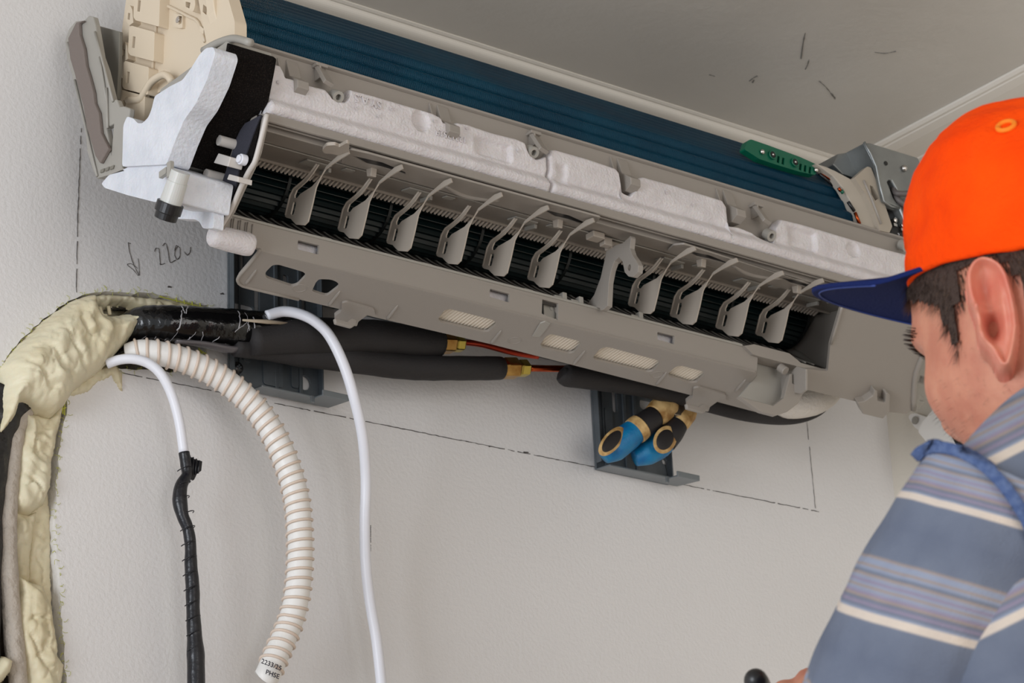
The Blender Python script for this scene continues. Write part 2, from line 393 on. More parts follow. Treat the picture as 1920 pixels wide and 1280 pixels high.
for (px, py) in ((668, 202), (710, 217), (733, 204), (815, 226), (875, 239), (972, 282), (522, 154), (565, 170), (1250, 360), (1300, 384)):
    c = ony((px, py), -.2662); mb = MB()
    for k in range(4):
        a = k*pi/4+.3; d = Vector((cos(a), 0, sin(a)))*.002; mb.tube([c-d, c+d], .00035, 5)
    P(0, mb.obj('embossed_mark', EPS))
# --- outlet lips and duct roof
mb = MB(); mb.ext([(-.267, 2.3335), (-.267, 2.3260), (-.2645, 2.3255), (-.2640, 2.3320), (-.2605, 2.3320), (-.2603, 2.3262), (-.2585, 2.3262), (-.2580, 2.3335)], XL, 1.90)
P(0, mb.obj('outlet_lip', PL, bevel=.0006))
mb = MB(); mb.ext([(-.258, 2.336), (-.258, 2.3345), (-.253, 2.3345), (-.2528, 2.3245), (-.2512, 2.3242), (-.2508, 2.3262), (-.249, 2.3262), (-.181, 2.3375), (-.181, 2.341), (-.249, 2.333)], XL, XE+.003)
duct = P(0, mb.obj('duct_roof', PL, bevel=.0004))
DP = plyz((-.249, 2.3250), (-.181, 2.3370))
def rail(px, holes, nm='louver_linkage_plate'):
    o, U, V = DP; pl = (o+Vector((0, 0, -.0022)), U, V)
    for h_ in holes: P(0, plate('slot_dark_backing', [(a+(b_[0]-a)*0, c_) for (a, c_) in h_ for b_ in ((0, 0),)], (o+Vector((0, 0, -.0012)), U, V), .0006, BLACK, bevel=0))  # black sheet behind each opening stands in for the shade inside
    return P(0, plate(nm, px, pl, .0018, PL, holes=holes, r=.002, hr=.0004, bevel=.0005))
def lens(cx, cy, w, h):
    return [(cx-w, cy-h*1.0), (cx-w*.45, cy+.10*h), (cx+w*.1, cy+.55*h), (cx+w, cy+h*1.5), (cx+w, cy+h*1.2), (cx+w*.15, cy-.1*h), (cx-w*.4, cy-.55*h)]
rail([(645, 290), (658, 281), (690, 288), (1126, 408), (1118, 417), (1098, 426), (1075, 424), (640, 306)], [lens(710, 306, 50, 14), lens(1060, 405, 45, 13)])
rail([(1252, 470), (1262, 460), (1282, 458), (1545, 543), (1540, 552), (1500, 551), (1265, 478)], [lens(1325, 480, 42, 11), lens(1500, 530, 40, 11)])
for (px, py) in ((696, 308), (1045, 406), (1314, 484), (1493, 532)):
    c = onz((px, py), 2.326); c = Vector((ony((px, py), -.235).x, -.236, 2.323)); mb = MB(); mb.ext([(-.240, 2.326), (-.238, 2.317), (-.232, 2.319), (-.231, 2.327)], c.x-.003, c.x+.003); P(0, mb.obj('linkage_nub', PLW, bevel=.0005))
def ductbump(px0, px1, slope=.30, y=-.243):
    a = ony(px0, y); b = ony(px1, y); mb = MB(); N = 14; pts = []; rs = []
    for k in range(N+1):
        t = k/N; pts.append(Vector((a.x+(b.x-a.x)*t, -.244+.010*sin(pi*t), 2.3265))); rs.append(.0035)
    mb.tube(pts, rs, 10); return P(0, mb.obj('moulded_ridge', PL, smooth=True))
ductbump((835, 345), (935, 375)); ductbump((1375, 500), (1465, 526))
# molded seams, small square catches on the duct roof
mb = MB()
for xx in (1.19, 1.30, 1.42, 1.60, 1.70, 1.78):
    mb.box((xx, -.205, 2.3325), (.026, .014, .0016), Matrix.Rotation(radians(10), 3, 'X')); mb.box((xx+.014, -.199, 2.331), (.003, .016, .004), Matrix.Rotation(radians(10), 3, 'X'))
    mb.box((xx+.03, -.212, 2.3315), (.010, .008, .0012), Matrix.Rotation(radians(10), 3, 'X'))
mb.box(((XL+XE)/2, -.222, 2.3295), (XE-XL-.01, .0010, .0010))
P(0, mb.obj('duct_catch', PL2, bevel=.0003))
# --- comb of slanted teeth
mb = MB(); x = XL+.012
mb.ext([(-.183, 2.3355), (-.181, 2.335), (-.178, 2.338), (-.181, 2.341)], XL, XE)
while x < XE-.012:
    a = Vector((x, -.181, 2.3372)); b = Vector((x-.0026, -.1735, 2.3325)); c = [a+Vector((-.0010, 0, 0)), a+Vector((.0010, 0, 0)), b+Vector((.0010, 0, 0)), b+Vector((-.0010, 0, 0))]
    vs = c+[q+Vector((0, .001, .004)) for q in c]; mb.add(vs, [(0, 1, 2, 3), (4, 7, 6, 5), (0, 4, 5, 1), (1, 5, 6, 2), (2, 6, 7, 3), (3, 7, 4, 0)]); x += .0043
P(0, mb.obj('outlet_comb', PLW, bevel=.0003))
# --- rear scroll of the duct and crossflow fan
prof = [(-.188, 2.269), (-.174, 2.2765), (-.157, 2.287), (-.140, 2.298), (-.122, 2.311), (-.105, 2.326), (-.094, 2.345), (-.094, 2.38), (-.088, 2.38), (-.088, 2.345), (-.100, 2.320), (-.117, 2.305), (-.136, 2.292), (-.152, 2.281), (-.170, 2.271), (-.186, 2.263)]
mb = MB(); mb.ext(prof, XL, XE)
scroll = P(0, mb.obj('duct_rear_wall', DARK))
mb = MB(); x = XL+.01
while x < XE-.02:
    pts = [Vector((x+.010*(k/5)**1.5, prof[k][0]-.0006, prof[k][1]+.0010)) for k in range(1, 7)]
    mb.tube(smoothpath(pts, 3), .0009, 6); x += .0115
P(0, mb.obj('comb_reflection_arc', PL2, smooth=True))  # raised arcs stand in for the comb's reflection in the rear wall
mb = MB(); fc = Vector((0, -.130, 2.347)); R0 = .033
mb.tube([(XL+.004, fc.y, fc.z), (XE-.01, fc.y, fc.z)], R0-.010, 24); P(0, mb.obj('fan_core', FAN))
mb = MB()
for k in range(34):
    a = 2*pi*k/34; pr = []
    for t in range(5):
        r = R0-.009*(1-t/4); aa = a+.25*(t/4)**1.5; pr.append((fc.y+r*cos(aa), fc.z+r*sin(aa)))
    for t in range(4, -1, -1):
        r = R0-.009*(1-t/4); aa = a+.25*(t/4)**1.5+.022; pr.append((fc.y+r*cos(aa), fc.z+r*sin(aa)))
    mb.ext(pr, XL+.004, XE-.01)
P(0, mb.obj('fan_blades', FANB))
for xx in (XL+.006, 1.19, 1.30, 1.405, 1.51, 1.615, 1.72, XE-.012):
    mb = MB(); mb.tube([(xx, fc.y, fc.z), (xx+.003, fc.y, fc.z)], R0+.0006, 40); P(0, mb.obj('fan_disc', FAN))
# --- louvers
L1 = [(656, 270), (644, 297), (625, 322), (598, 345), (557, 367), (550, 385), (540, 400), (536, 405), (537, 407), (549, 412), (554, 420), (570, 422), (576, 421), (582, 412),
      (590, 372), (600, 340), (610, 322), (640, 292), (652, 276)]
BLADE = [(580, 340), (596, 320), (607, 307), (618, 299), (634, 292), (640, 283), (652, 280), (655, 284), (640, 295), (626, 302), (615, 312), (604, 332), (596, 345), (590, 362), (584, 390), (581, 408), (575, 421), (553, 420), (548, 414), (547, 411), (537, 408), (535, 402),
         (540, 377), (545, 365), (553, 351), (575, 336), (588, 321), (597, 307), (599, 306), (610, 309), (602, 318), (584, 337), (557, 356), (552, 362), (551, 370), (555, 371), (557, 362), (565, 354)]
def louver_loops():
    arm_outer = [(592, 308), (582, 325), (568, 340), (552, 353), (543, 368), (534, 405), (537, 408), (545, 410), (550, 416), (555, 421), (570, 422), (577, 415), (585, 383), (592, 351), (602, 329), (609, 318), (622, 308), (639, 297), (654, 288),
                 (652, 280), (640, 285), (626, 298), (611, 312), (601, 331), (585, 349), (562, 364), (557, 371), (552, 371), (552, 366), (556, 356), (574, 340), (586, 325), (597, 308)]
    slot = [(550, 379), (555, 377), (555, 383), (550.5, 401), (547, 404), (545, 401)]
    return arm_outer, slot
ao, sl = louver_loops()
x1L = ony((571, 421), -.20).x
PLN = plx(x1L)
def louver(i, dx, tw=0):
    loops = [[hit(p, PLN) for p in ao], [hit(p, PLN) for p in sl]]
    v, f = plate_uv(loops, PLN, .0014)
    v = [q+Vector((dx, 0, 0)) for q in v]
    return v, f
lv, lf = louver(0, 0)
lou0 = P(0, mesh_obj('louver', lv, lf, PLW, bevel=.0003))
mb = MB(); 
arm = [(594, 307), (581, 325), (567, 340), (551, 353), (544, 366), (535, 403)]
mb.tube([onx(p, x1L-.0003) for p in arm], .0009, 8, flat=1); rim0 = P(0, mb.obj('louver_rim', PLW, smooth=True)); rim0.parent = None
rim0.parent = lou0; rim0.matrix_parent_inverse = Matrix()
xs = [ony(p, -.2).x for p in ((570, 421), (670, 446), (762, 469), (856, 493), (943, 516), (1028, 539), (1218, 589), (1297, 610), (1383, 632), (1458, 643))]
for i, xx in enumerate(xs):
    if i == 0: continue
    c = lou0.copy(); COL.objects.link(c); c.location = (xx-xs[0], 0, .004 if i == 9 else 0)
    r = rim0.copy(); COL.objects.link(r); r.parent = c
# big pivot arm above the first louver
mb = MB(); c = ony((650, 282), -.243)
P(0, plate('pivot_lever', [(604, 282), (612, 273), (628, 272), (636, 276), (650, 268), (655, 270), (654, 288), (645, 294), (636, 292), (620, 288), (608, 288)], plyz((-.250, 2.319), (-.181, 2.331)), .003, PLW, r=.002))
# --- centre bracket (forked)
FK = [(1175, 587), (1184, 445), (1192, 450), (1183, 442), (1182, 442), (1168, 455), (1144, 463), (1137, 466), (1135, 480), (1126, 520), (1114, 552), (1101, 570), (1103, 572), (1124, 577), (1126, 582), (1130, 581), (1139, 573), (1141, 530), (1146, 505), (1152, 489), (1160, 482), (1167, 490), (1171, 510), (1178, 518), (1186, 519), (1196, 510), (1197, 497), (1192, 487), (1185, 477), (1181, 465)]
FK = FK[4:]+[(1183, 446)]
fx = ony((1130, 575), -.20).x
P(0, plate('centre_bracket', FK, plx(fx), .006, PL, holes=[[(1178, 497), (1181, 495), (1183, 500), (1181, 507), (1178, 507), (1176, 502)]], bevel=.0012))
mb = MB(); c = ony((1118, 452), -.225)
mb.box((c.x, -.224, 2.326), (.014, .012, .006)); mb.box((c.x+.016, -.220, 2.325), (.010, .008, .008)); mb.box((c.x+.028, -.215, 2.325), (.012, .010, .007))
P(0, mb.obj('bracket_catch', PLW, bevel=.0008))
# --- lower rear panel: front strip and underside, with windows
YH, ZH = -.190, 2.2704
zc_ = ony((487, 470), -.188).z; zb_ = ony((459, 534), -.13).z
PA = plyz((-.188, zc_), (YH, ZH)); PB = plyz((-.13, zb_), (-.188, zc_))
def crs(px): return 470+(px-487)*.2455
slotA = lambda a, b, c, d: [a, b, c, d]
P(0, plate('lower_panel_front', [(422, 403), (430, 402), (500, 420), (1000, 547), (1270, 616), (1400, 649), (1424, 656), (1421, 668), (1419, crs(1419)), (487, 470), (484, 466), (476, 462), (409, 440)], PA, .003, PL,
      holes=[[(559, 450), (599, 460), (597, 477), (558, 467)], [(919, 541), (956, 551), (955, 567), (918, 556)], [(1233, 622), (1265, 630), (1264, 645), (1232, 636)], [(1017, 561), (1047, 569), (1046, 600), (1016, 588)]], hr=.001))
SL2 = [[(497, 511), (511, 497), (522, 496), (570, 510), (574, 517), (558, 534), (548, 537), (499, 521)], [(585, 545), (592, 530), (598, 523), (622, 524), (634, 530), (636, 537), (613, 555), (590, 548)],
       [(821, 598), (833, 582), (843, 579), (926, 600), (931, 608), (916, 622), (905, 622), (826, 604)], [(1013, 646), (1024, 630), (1033, 626), (1086, 639), (1090, 645), (1076, 661), (1066, 663), (1017, 652)],
       [(1111, 670), (1126, 653), (1138, 650), (1233, 675), (1238, 681), (1224, 696), (1213, 698), (1116, 675)], [(1252, 701), (1266, 688), (1276, 685), (1318, 696), (1321, 702), (1306, 717), (1294, 718), (1256, 706)]]
P(0, plate('lower_panel_underside', [(487, 470), (1419, crs(1419)), (1419, 704), (1386, 743), (1455, 768), (1435, 777), (1340, 752), (1277, 736), (920, 645), (631, 578), (459, 537), (445, 529), (447, 517)], PB, .0025, PL, holes=SL2, r=.004, hr=.004, bevel=.0008))
# rim beads
def bead(px, pl, r, nm, m=PL, sm_=2):
    pts = []
    for p in px:
        u, v = hit(p, pl); pts.append(pl[0]+pl[1]*u+pl[2]*v)
    mb = MB(); mb.tube(smoothpath(pts, sm_), r, 8); return P(0, mb.obj(nm, m, smooth=True))
bead([(487, 468), (478, 482), (462, 502), (448, 518), (446, 527), (452, 534), (470, 540), (560, 561)], PB, .0016, 'panel_rim')
for (a, b) in (((460, 533), (481, 505)), ((616, 573), (638, 545)), ((725, 599), (746, 572)), ((920, 644), (940, 619)), ((1075, 683), (1097, 657)), ((1230, 722), (1250, 697)), ((1378, 734), (1398, 711))):
    u, v = hit(a, PB); A = PB[0]+PB[1]*u+PB[2]*v; u, v = hit(b, PB); B = PB[0]+PB[1]*u+PB[2]*v
    mb = MB(); mb.tube([A, A.lerp(B, .15), A.lerp(B, .85), B], [.0005, .0018, .0014, .0003], 8); P(0, mb.obj('stiffening_rib', PL, smooth=True))
for (px, py) in ((562, 540), (965, 638), (1232, 702)):
    u, v = hit((px, py), PB); c = PB[0]+PB[1]*u+PB[2]*v; mb = MB(); pts = [c+PB[1]*.0065*cos(a*pi/12)+PB[2]*.0065*sin(a*pi/12) for a in range(25)]
    mb.tube(pts, .0004, 6); P(0, mb.obj('moulded_ring', PL, smooth=True))
# slanted open slot next to the square recess
P(0, plate('moulded_ramp', [(998, 631), (1013, 606), (1022, 603), (1032, 607), (1012, 633)], (PB[0]+Vector((0, 0, -.0012)), PB[1], PB[2]), .0015, PL2, bevel=.0005))
# square recess with hole
mb = MB(); c = ony((1031, 580), -.180); mb.box((c.x, -.1815, c.z), (.018, .0015, .022)); mb.cyl((c.x, -.1830, c.z), (c.x, -.1822, c.z), .002); P(0, mb.obj('screw_recess', PL2))
mb = MB(); mb.ext([(-.188, c.z+.012), (-.188, c.z-.010), (-.1825, c.z-.002), (-.1825, c.z+.012)], c.x+.003, c.x+.0095); P(0, mb.obj('recess_ramp', PL, bevel=.0006))
# polystyrene showing through the upper windows, corrugated liner through the lower ones
for px in (578, 936, 1248):
    c = ony((px, 462+(px-578)*.2566), -.182); mb = MB(); mb.box((c.x, -.178, c.z), (.034, .006, .026)); P(0, mb.obj('polystyrene_liner', EPS, bevel=.001))
for (pa, pb, y) in (((815, 585), (940, 620), 0), ((1005, 632), (1095, 655), 0), ((1105, 660), (1245, 690), 0), ((1247, 690), (1325, 715), 0)):
    ua, _ = hit(pa, PB); ub, _ = hit(pb, PB); x = ua; mb = MB()
    while x < ub:
        pts = [Vector((x, PB[0].y+PB[2].y*t, PB[0].z+PB[2].z*t))+Vector((0, 0, .0052+.001*sin(t*60))) for t in (-.004, .006, .016, .026, .036, .046, .056)]
        mb.tube(pts, .0023, 7); x += .0038
    P(0, mb.obj('corrugated_liner', mat('liner_cream', (224, 214, 198), .6), smooth=True))
# top edge of the panel: steps and small hinges
mb = MB()
for px in (612, 800, 990, 1200, 1380):
    c = ony((px, 446+(px-612)*.254), YH); mb.box((c.x, -.189, 2.2705), (.010, .0045, .0025))
mb.ext([(-.1915, 2.2712), (-.1915, 2.2690), (-.186, 2.2685), (-.186, 2.2720)], XL+.003, 1.70)
for px in (1057, 1088, 1200):
    c = ony((px, 400+(px-448)*.2475+6), -.188); mb.box((c.x, -.187, 2.2745), (.005, .006, .008)); mb.box((c.x-.005, -.187, 2.2725), (.012, .003, .004))
P(0, mb.obj('panel_top_step', PL2, bevel=.0004))
mb = MB()
for k in range(4):
    px = 428+k*13
    for d in (0,):
        pts = [ony((px-2, 406+k*3.4), -.1905), ony((px-4, 434+k*3.4), -.1903), ony((px+1, 441+k*3.4), -.1903), ony((px+5, 436+k*3.4), -.1903), ony((px+7, 410+k*3.4), -.1905)]
        mb.tube(smoothpath(pts, 4), .0006, 6)
P(0, mb.obj('moulded_loop', PL, smooth=True))
# hanging catches at the lower edge of the panel
for (ox, oy) in ((0, 0), (659, 160)):
    q = lambda l: [(a+ox, b+oy) for a, b in l]
    P(0, plate('hanging_catch', q([(641, 568), (650, 566), (702, 580), (703, 592), (690, 590), (672, 603), (669, 612), (628, 602), (627, 594), (640, 584)]), (PB[0]+Vector((0, 0, -.002)), PB[1], PB[2]), .004, PL, r=.002, bevel=.001))
    P(0, plate('catch_tongue', q([(628, 596), (652, 602), (660, 596), (670, 600), (669, 608), (660, 614), (630, 606)]), ply(-.128), .004, PL, bevel=.001))
# --- right-hand housing
zt_ = ony((1577, 573), -.262).z; zq_ = ony((1633, 759), -.175).z
PH = plyz((-.175, zq_), (-.262, zt_))
P(0, plate('right_housing', [(1578, 573), (1660, 594), (1739, 618), (1732, 662), (1717, 697), (1712, 768), (1700, 776), (1666, 772), (1633, 759), (1511, 730), (1500, 727), (1500, 690), (1552, 696), (1557, 646)], PH, .004, PL, r=.002, bevel=.001))
P(0, plate('housing_brow', [(1545, 536), (1577, 548), (1645, 560), (1760, 588), (1760, 622), (1739, 618), (1578, 573), (1560, 566), (1548, 556)], plyz((-.262, zt_), (-.262-.010, zt_+.040)), .004, PL, bevel=.001))
# facets of the housing
bead([(1579, 574), (1571, 602), (1558, 645)], (PH[0]+Vector((0, -.001, 0)), PH[1], PH[2]), .0016, 'housing_edge')
bead([(1738, 628), (1732, 660), (1718, 697), (1714, 730), (1713, 768)], (PH[0]+Vector((0, -.001, 0)), PH[1], PH[2]), .0030, 'housing_edge')
P(0, plate('housing_side', [(1739, 622), (1745, 600), (1800, 620), (1764, 704), (1738, 749), (1726, 742), (1724, 752), (1735, 754), (1718, 771), (1713, 768), (1718, 697), (1733, 660)], (PH[0]+Vector((0, .012, .004)), PH[1], PH[2]), .004, PL2, bevel=.001))
mb = MB(); hx0 = XE; 
P(0, plate('outlet_end_wall', [(1577, 573), (1557, 646), (1552, 696), (1500, 660), (1461, 634), (1490, 632), (1512, 620), (1530, 590), (1555, 583)], plx(hx0), .004, PL, bevel=.0008))
mb = MB(); mb.ext([(-.262, 2.325), (-.190, 2.2615), (-.150, 2.2615), (-.10, 2.30), (-.10, 2.40), (-.245, 2.40)], XE+.004, XE+.008); P(0, mb.obj('duct_end', PL2))
def hook(pts_box, pl=PH, off=.0):
    return P(0, plate('housing_hook', pts_box, (pl[0]+Vector((0, -off, -off)), pl[1], pl[2]), .014, PL, bevel=.001))
P(0, plate('hook_box', [(1608, 755), (1622, 752), (1637, 742), (1640, 731), (1645, 733), (1646, 752), (1660, 755), (1661, 738), (1666, 737), (1669, 742), (1668, 770), (1656, 785), (1618, 776)], (PH[0]+Vector((0, -.006, -.006)), PH[1], PH[2]), .012, PL, bevel=.001))
mb = MB(); cc = PH[0]+PH[1]*hit((1653, 748), PH)[0]+PH[2]*hit((1653, 748), PH)[1]
# open screw box at the right end of the lower panel
P(0, plate('screw_box_back', [(1421, 667), (1425, 676), (1490, 690), (1500, 700), (1495, 735), (1450, 760), (1386, 743), (1419, 704)], (PA[0]+Vector((0, .016, 0)), PA[1], PA[2]), .003, PL2, bevel=.0006))
P(0, plate('screw_box_lid', [(1396, 648), (1414, 645), (1480, 662), (1502, 680), (1560, 696), (1550, 700), (1494, 686), (1424, 668), (1412, 664)], (PA[0]+Vector((0, -.004, 0)), PA[1], PA[2]), .018, PL, bevel=.0008))
P(0, plate('screw_box_wall', [(1494, 686), (1511, 691), (1511, 730), (1500, 738), (1482, 735), (1460, 756), (1448, 760), (1452, 700), (1485, 694)], plx(ony((1480, 700), -.185).x), .003, PL, bevel=.0006))
P(0, plate('screw_box_front', [(1500, 690), (1511, 692), (1511, 728), (1497, 756), (1476, 772), (1455, 779), (1428, 772), (1386, 743), (1450, 760), (1470, 745), (1482, 700), (1486, 700), (1486, 718), (1496, 724), (1505, 720), (1507, 702)], (PA[0]+Vector((0, -.003, 0)), PA[1], PA[2]), .006, PL, bevel=.0008))
c = ony((1462, 688), -.186); mb = MB(); mb.cyl(c, c+Vector((.002, -.006, -.006)), .0045); mb.obj and P(0, mb.obj('screw_post', PL, bevel=.0006))
# --- left outlet wall, pads, pegs
EWX = XL-.004
P(0, plate('outlet_side_plate', [(501, 212), (497, 226), (484, 285), (472, 315), (456, 348), (434, 396), (413, 430), (404, 430), (398, 420), (402, 385), (420, 330), (440, 262), (452, 232), (480, 216)], plx(EWX), .004, PL, bevel=.0008))
def rimx(px, x, r, nm, m, s=3, par=None):
    mb = MB(); mb.tube(smoothpath([onx(p, x) for p in px], s), r, 10); return P(0, mb.obj(nm, m, smooth=True))
rimx([(500, 214), (493, 245), (482, 288), (476, 306), (466, 322), (452, 350), (432, 395), (412, 428)], EWX-.001, .0022, 'side_plate_rim', mat('pale_grey_plastic', (196, 190, 184), .4))
P(0, plate('side_pad', [(488, 215), (476, 222), (455, 233), (443, 258), (430, 300), (418, 335), (408, 372), (400, 420), (402, 425), (412, 408), (432, 372), (440, 352), (446, 320), (460, 290), (472, 255)], plx(EWX-.003), .003, GRYF, bevel=.0006))
P(0, plate('side_pad_edge', [(489, 215), (482, 215), (474, 255), (462, 290), (450, 318), (444, 350), (433, 374), (404, 424), (408, 425), (440, 372), (452, 345), (468, 312), (480, 270)], plx(EWX-.0015), .0015, BLKF, bevel=.0004))
c = onx((461, 301), EWX-.004); mb = MB(); mb.cyl(c, c-Vector((.006, 0, 0)), .0048, 24); mb.cyl(c-Vector((.006, 0, 0)), c-Vector((.008, 0, 0)), .0035, 24)
P(0, mb.obj('pivot_disc', WCABLE, bevel=.0006))
for (px, py, r) in ((433, 269, .0046), (408, 332, .0046)):
    c = onx((px, py), EWX-.006); mb = MB(); d = Vector((-.012, 0, 0)); mb.tube([c-d*.8, c+d], r, 20, cap=False); mb.tube([c+d, c+d*.98], [r, r*.5], 20, cap=False); mb.tube([c+d*.98, c], r*.5, 16, cap=True)
    P(0, mb.obj('locating_peg', mat('pale_grey_plastic', (196, 190, 184), .4)))
for q in ([(409, 287), (432, 294), (427, 312), (400, 305)], [(429, 326), (447, 331), (446, 341), (425, 336)]):
    P(0, plate('locating_block', q, plx(EWX-.018), .014, mat('pale_grey_plastic', (196, 190, 184), .4), bevel=.0008))
# black foam strip wrapped down the end of the chassis
LE = [(430, 84), (424, 120), (415, 165), (390, 210), (360, 255), (346, 285), (338, 308)]
pe = [onx(p, 1.056) for p in LE]; prof = [(q.y, q.z) for q in pe]+[(q.y+.004, q.z+.004) for q in pe[::-1]]
mb = MB(); mb.ext(prof, 1.056, 1.103); P(0, mb.obj('black_foam_strip', BLKF, bevel=.001))
P(0, plate('black_foam_tail', [(415, 165), (488, 186), (474, 212), (452, 232), (440, 262), (424, 296), (410, 330), (394, 332), (343, 318), (338, 308), (360, 255), (390, 210)], plx(1.0985), .003, BLKF, bevel=.0006))
# grey cap of the chassis behind the strip
mb = MB(); prof = [(q.y+.004, q.z+.002) for q in pe]; prof = [(prof[0][0]+.010, prof[0][1]+.006), (prof[0][0]+.002, prof[0][1]+.006)]+prof+[(prof[-1][0]+.03, prof[-1][1]+.01), (-.16, 2.39)]
mb.ext(prof, 1.058, 1.102); P(0, mb.obj('chassis_corner', PL2, bevel=.001))
rimx([(470, 80), (445, 73), (428, 74), (405, 82), (382, 95)], 1.060, .0035, 'chassis_corner_rim', PL2)
# thin clear film by the pan end
P(0, plate('film_flap', [(503, 135), (497, 160), (488, 215), (470, 222), (452, 234), (458, 222), (478, 192), (490, 165)], plx(1.1005), .0006, mat('clear_film', (236, 236, 240), .15, trans=.75), bevel=0))
# white polystyrene end blocks
def blk(nm, px, x, th, m=EPSB, bv=.003, r=.003):
    v, f = plate_uv([fillet([hit(p, plx(x)) for p in px], r)], plx(x), th)
    return P(0, mesh_obj(nm, v, f, m, bevel=bv, bseg=3, smooth=False))
blk('polystyrene_end_block', [(229, 312), (231, 235), (238, 218), (250, 222), (258, 231), (267, 231), (278, 220), (284, 205), (290, 180), (318, 162), (342, 150), (358, 128), (374, 102), (386, 90), (400, 88), (404, 100), (388, 150), (366, 196), (345, 225), (328, 265), (312, 308)], 1.036, .022)
blk('polystyrene_end_block', [(190, 344), (204, 328), (262, 305), (276, 291), (292, 302), (342, 322), (338, 345), (333, 380), (288, 378), (240, 366), (196, 352)], 1.040, .05)
blk('polystyrene_end_block', [(343, 340), (345, 328), (352, 325), (400, 336), (406, 346), (402, 375), (400, 428), (380, 428), (374, 416), (366, 411), (330, 410), (340, 365)], 1.078, .010)
mb = MB(); a = onx((392, 440), 1.09); mb.tube(smoothpath([a, a+Vector((.004, .0, .0)), a+Vector((.020, 0, 0)), a+Vector((.036, 0, 0)), a+Vector((.042, 0, 0))], 3), lerp_list([.004, .0095, .0105, .0105, .0095], 13), 20)
P(0, mb.obj('polystyrene_stub', EPS, smooth=True))
# drain spigot
mb = MB(); a = onx((339, 322), 1.034); b = onx((318, 386), 1.034); mb.tube([a, a.lerp(b, .3), a.lerp(b, .31), b], [.0082, .0082, .0088, .0095], 28); P(0, mb.obj('drain_spigot', mat('translucent_plastic', (196, 196, 192), .35, sss=.2), smooth=False))
mb = MB(); d = (b-a).normalized(); mb.tube([b-d*.003, b+d*.006, b+d*.0061, b+d*.012], [.0115, .0115, .0100, .0095], 28); P(0, mb.obj('drain_cap', BLACK, bevel=.0005))
mb = MB(); c = onx((308, 324), 1.034); mb.box(c, (.004, .012, .006)); mb.box(c+Vector((0, -.010, -.001)), (.004, .006, .014)); P(0, mb.obj('spigot_tab', PL2, bevel=.0005))
# grey side bracket with foam tape
BR = [(121, 79), (128, 56), (142, 39), (156, 38), (160, 36), (166, 29), (174, 31), (178, 46), (188, 105), (197, 130), (211, 188), (218, 186), (224, 200), (233, 199), (243, 203), (228, 312), (236, 320), (182, 334), (174, 320), (163, 285), (160, 250), (152, 200), (147, 190), (136, 145), (125, 110)]
P(0, plate('side_bracket', BR, plx(1.040), .006, PL2, holes=[[(199, 240), (213, 232), (208, 290)]], bevel=.0012))
P(0, plate('foam_tape', [(127, 72), (142, 42), (157, 38), (147, 44), (148, 64), (156, 90), (160, 122), (166, 142), (174, 172), (176, 192), (184, 210), (188, 248), (203, 278), (187, 306), (178, 292), (171, 268), (162, 240), (156, 200), (148, 172), (140, 140), (131, 110)], plx(1.036), .004, TAPE, bevel=.001))
for k, (a, b) in enumerate((((178, 60), (212, 190)), ((187, 107), (200, 190)), ((200, 165), (202, 240)), ((127, 80), (160, 190)), ((140, 150), (182, 330)))):
    rimx([a, b], 1.039, .0012, 'bracket_rib', PL2)
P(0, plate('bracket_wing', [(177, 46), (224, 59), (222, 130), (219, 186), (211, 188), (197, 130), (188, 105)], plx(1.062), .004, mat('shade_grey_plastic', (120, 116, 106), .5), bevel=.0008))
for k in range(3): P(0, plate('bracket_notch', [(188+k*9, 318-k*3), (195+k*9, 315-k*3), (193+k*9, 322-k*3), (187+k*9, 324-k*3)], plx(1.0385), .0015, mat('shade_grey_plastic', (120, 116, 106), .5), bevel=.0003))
# beige end plate of the coil
BG = [(232, -60), (236, 0), (228, 60), (221, 115), (214, 170), (222, 200), (238, 198), (268, 188), (300, 172), (360, 140), (395, 88), (430, 80), (420, -60)]
P(0, plate('coil_end_plate', BG, plx(1.078), .004, BEIGE, bevel=.0008))
for k, (px, py) in enumerate(((268, -12), (258, 56), (247, 122), (240, 176))):
    s = 1-.05*k
    P(0, plate('moulded_block', [(px-16, py-4), (px-12, py-8), (px+32, py+4), (px+30, py+62*s), (px-14, py+50*s), (px-18, py+44*s)], plx(1.068), .012, BEIGE, holes=[[(px-9, py+12), (px-4, py+13), (px-6, py+34), (px-11, py+33)]], r=.002, hr=.0004, bevel=.001))
    P(0, plate('moulded_block', [(px-30, py+28), (px-24, py+22), (px-20, py+30), (px-18, py+54), (px-26, py+60), (px-32, py+50)], plx(1.070), .010, BEIGE, holes=[[(px-28, py+36), (px-24, py+37), (px-25, py+49), (px-29, py+48)]], hr=.0003, bevel=.0008))
rimx([(284, 156), (290, 90), (296, 12), (302, 7), (320, 14), (352, 30), (372, 42), (384, 78)], 1.077, .0016, 'end_plate_bead', BEIGE)
rimx([(240, 188), (262, 186), (272, 172), (282, 156), (294, 146), (308, 140), (318, 146), (322, 154)], 1.068, .0035, 'end_plate_arch', BEIGE)
P(0, plate('end_plate_boss', [(325, 25), (342, 28), (342, 52), (336, 53), (325, 50)], plx(1.075), .004, BEIGE, holes=[[(334, 30), (341, 30), (340, 44), (335, 46)]], r=.001, bevel=.0006))
c = onx((337, 38), 1.077); mb = MB(); mb.cyl(c, c-Vector((.0025, 0, 0)), .0032); P(0, mb.obj('end_plate_screw', SCREW, bevel=.0004))
RL = [(368, -60), (372, 0), (379, 40), (388, 84), (397, 90), (420, 78), (440, 73), (440, 40), (412, -60)]
P(0, plate('coil_end_rail', RL, plx(1.070), .012, BEIGE, holes=[[(381, 8), (388, 14), (387, 28), (380, 22)], [(375, 48), (382, 54), (381, 64), (374, 58)]], r=.002, hr=.0005, bevel=.001))
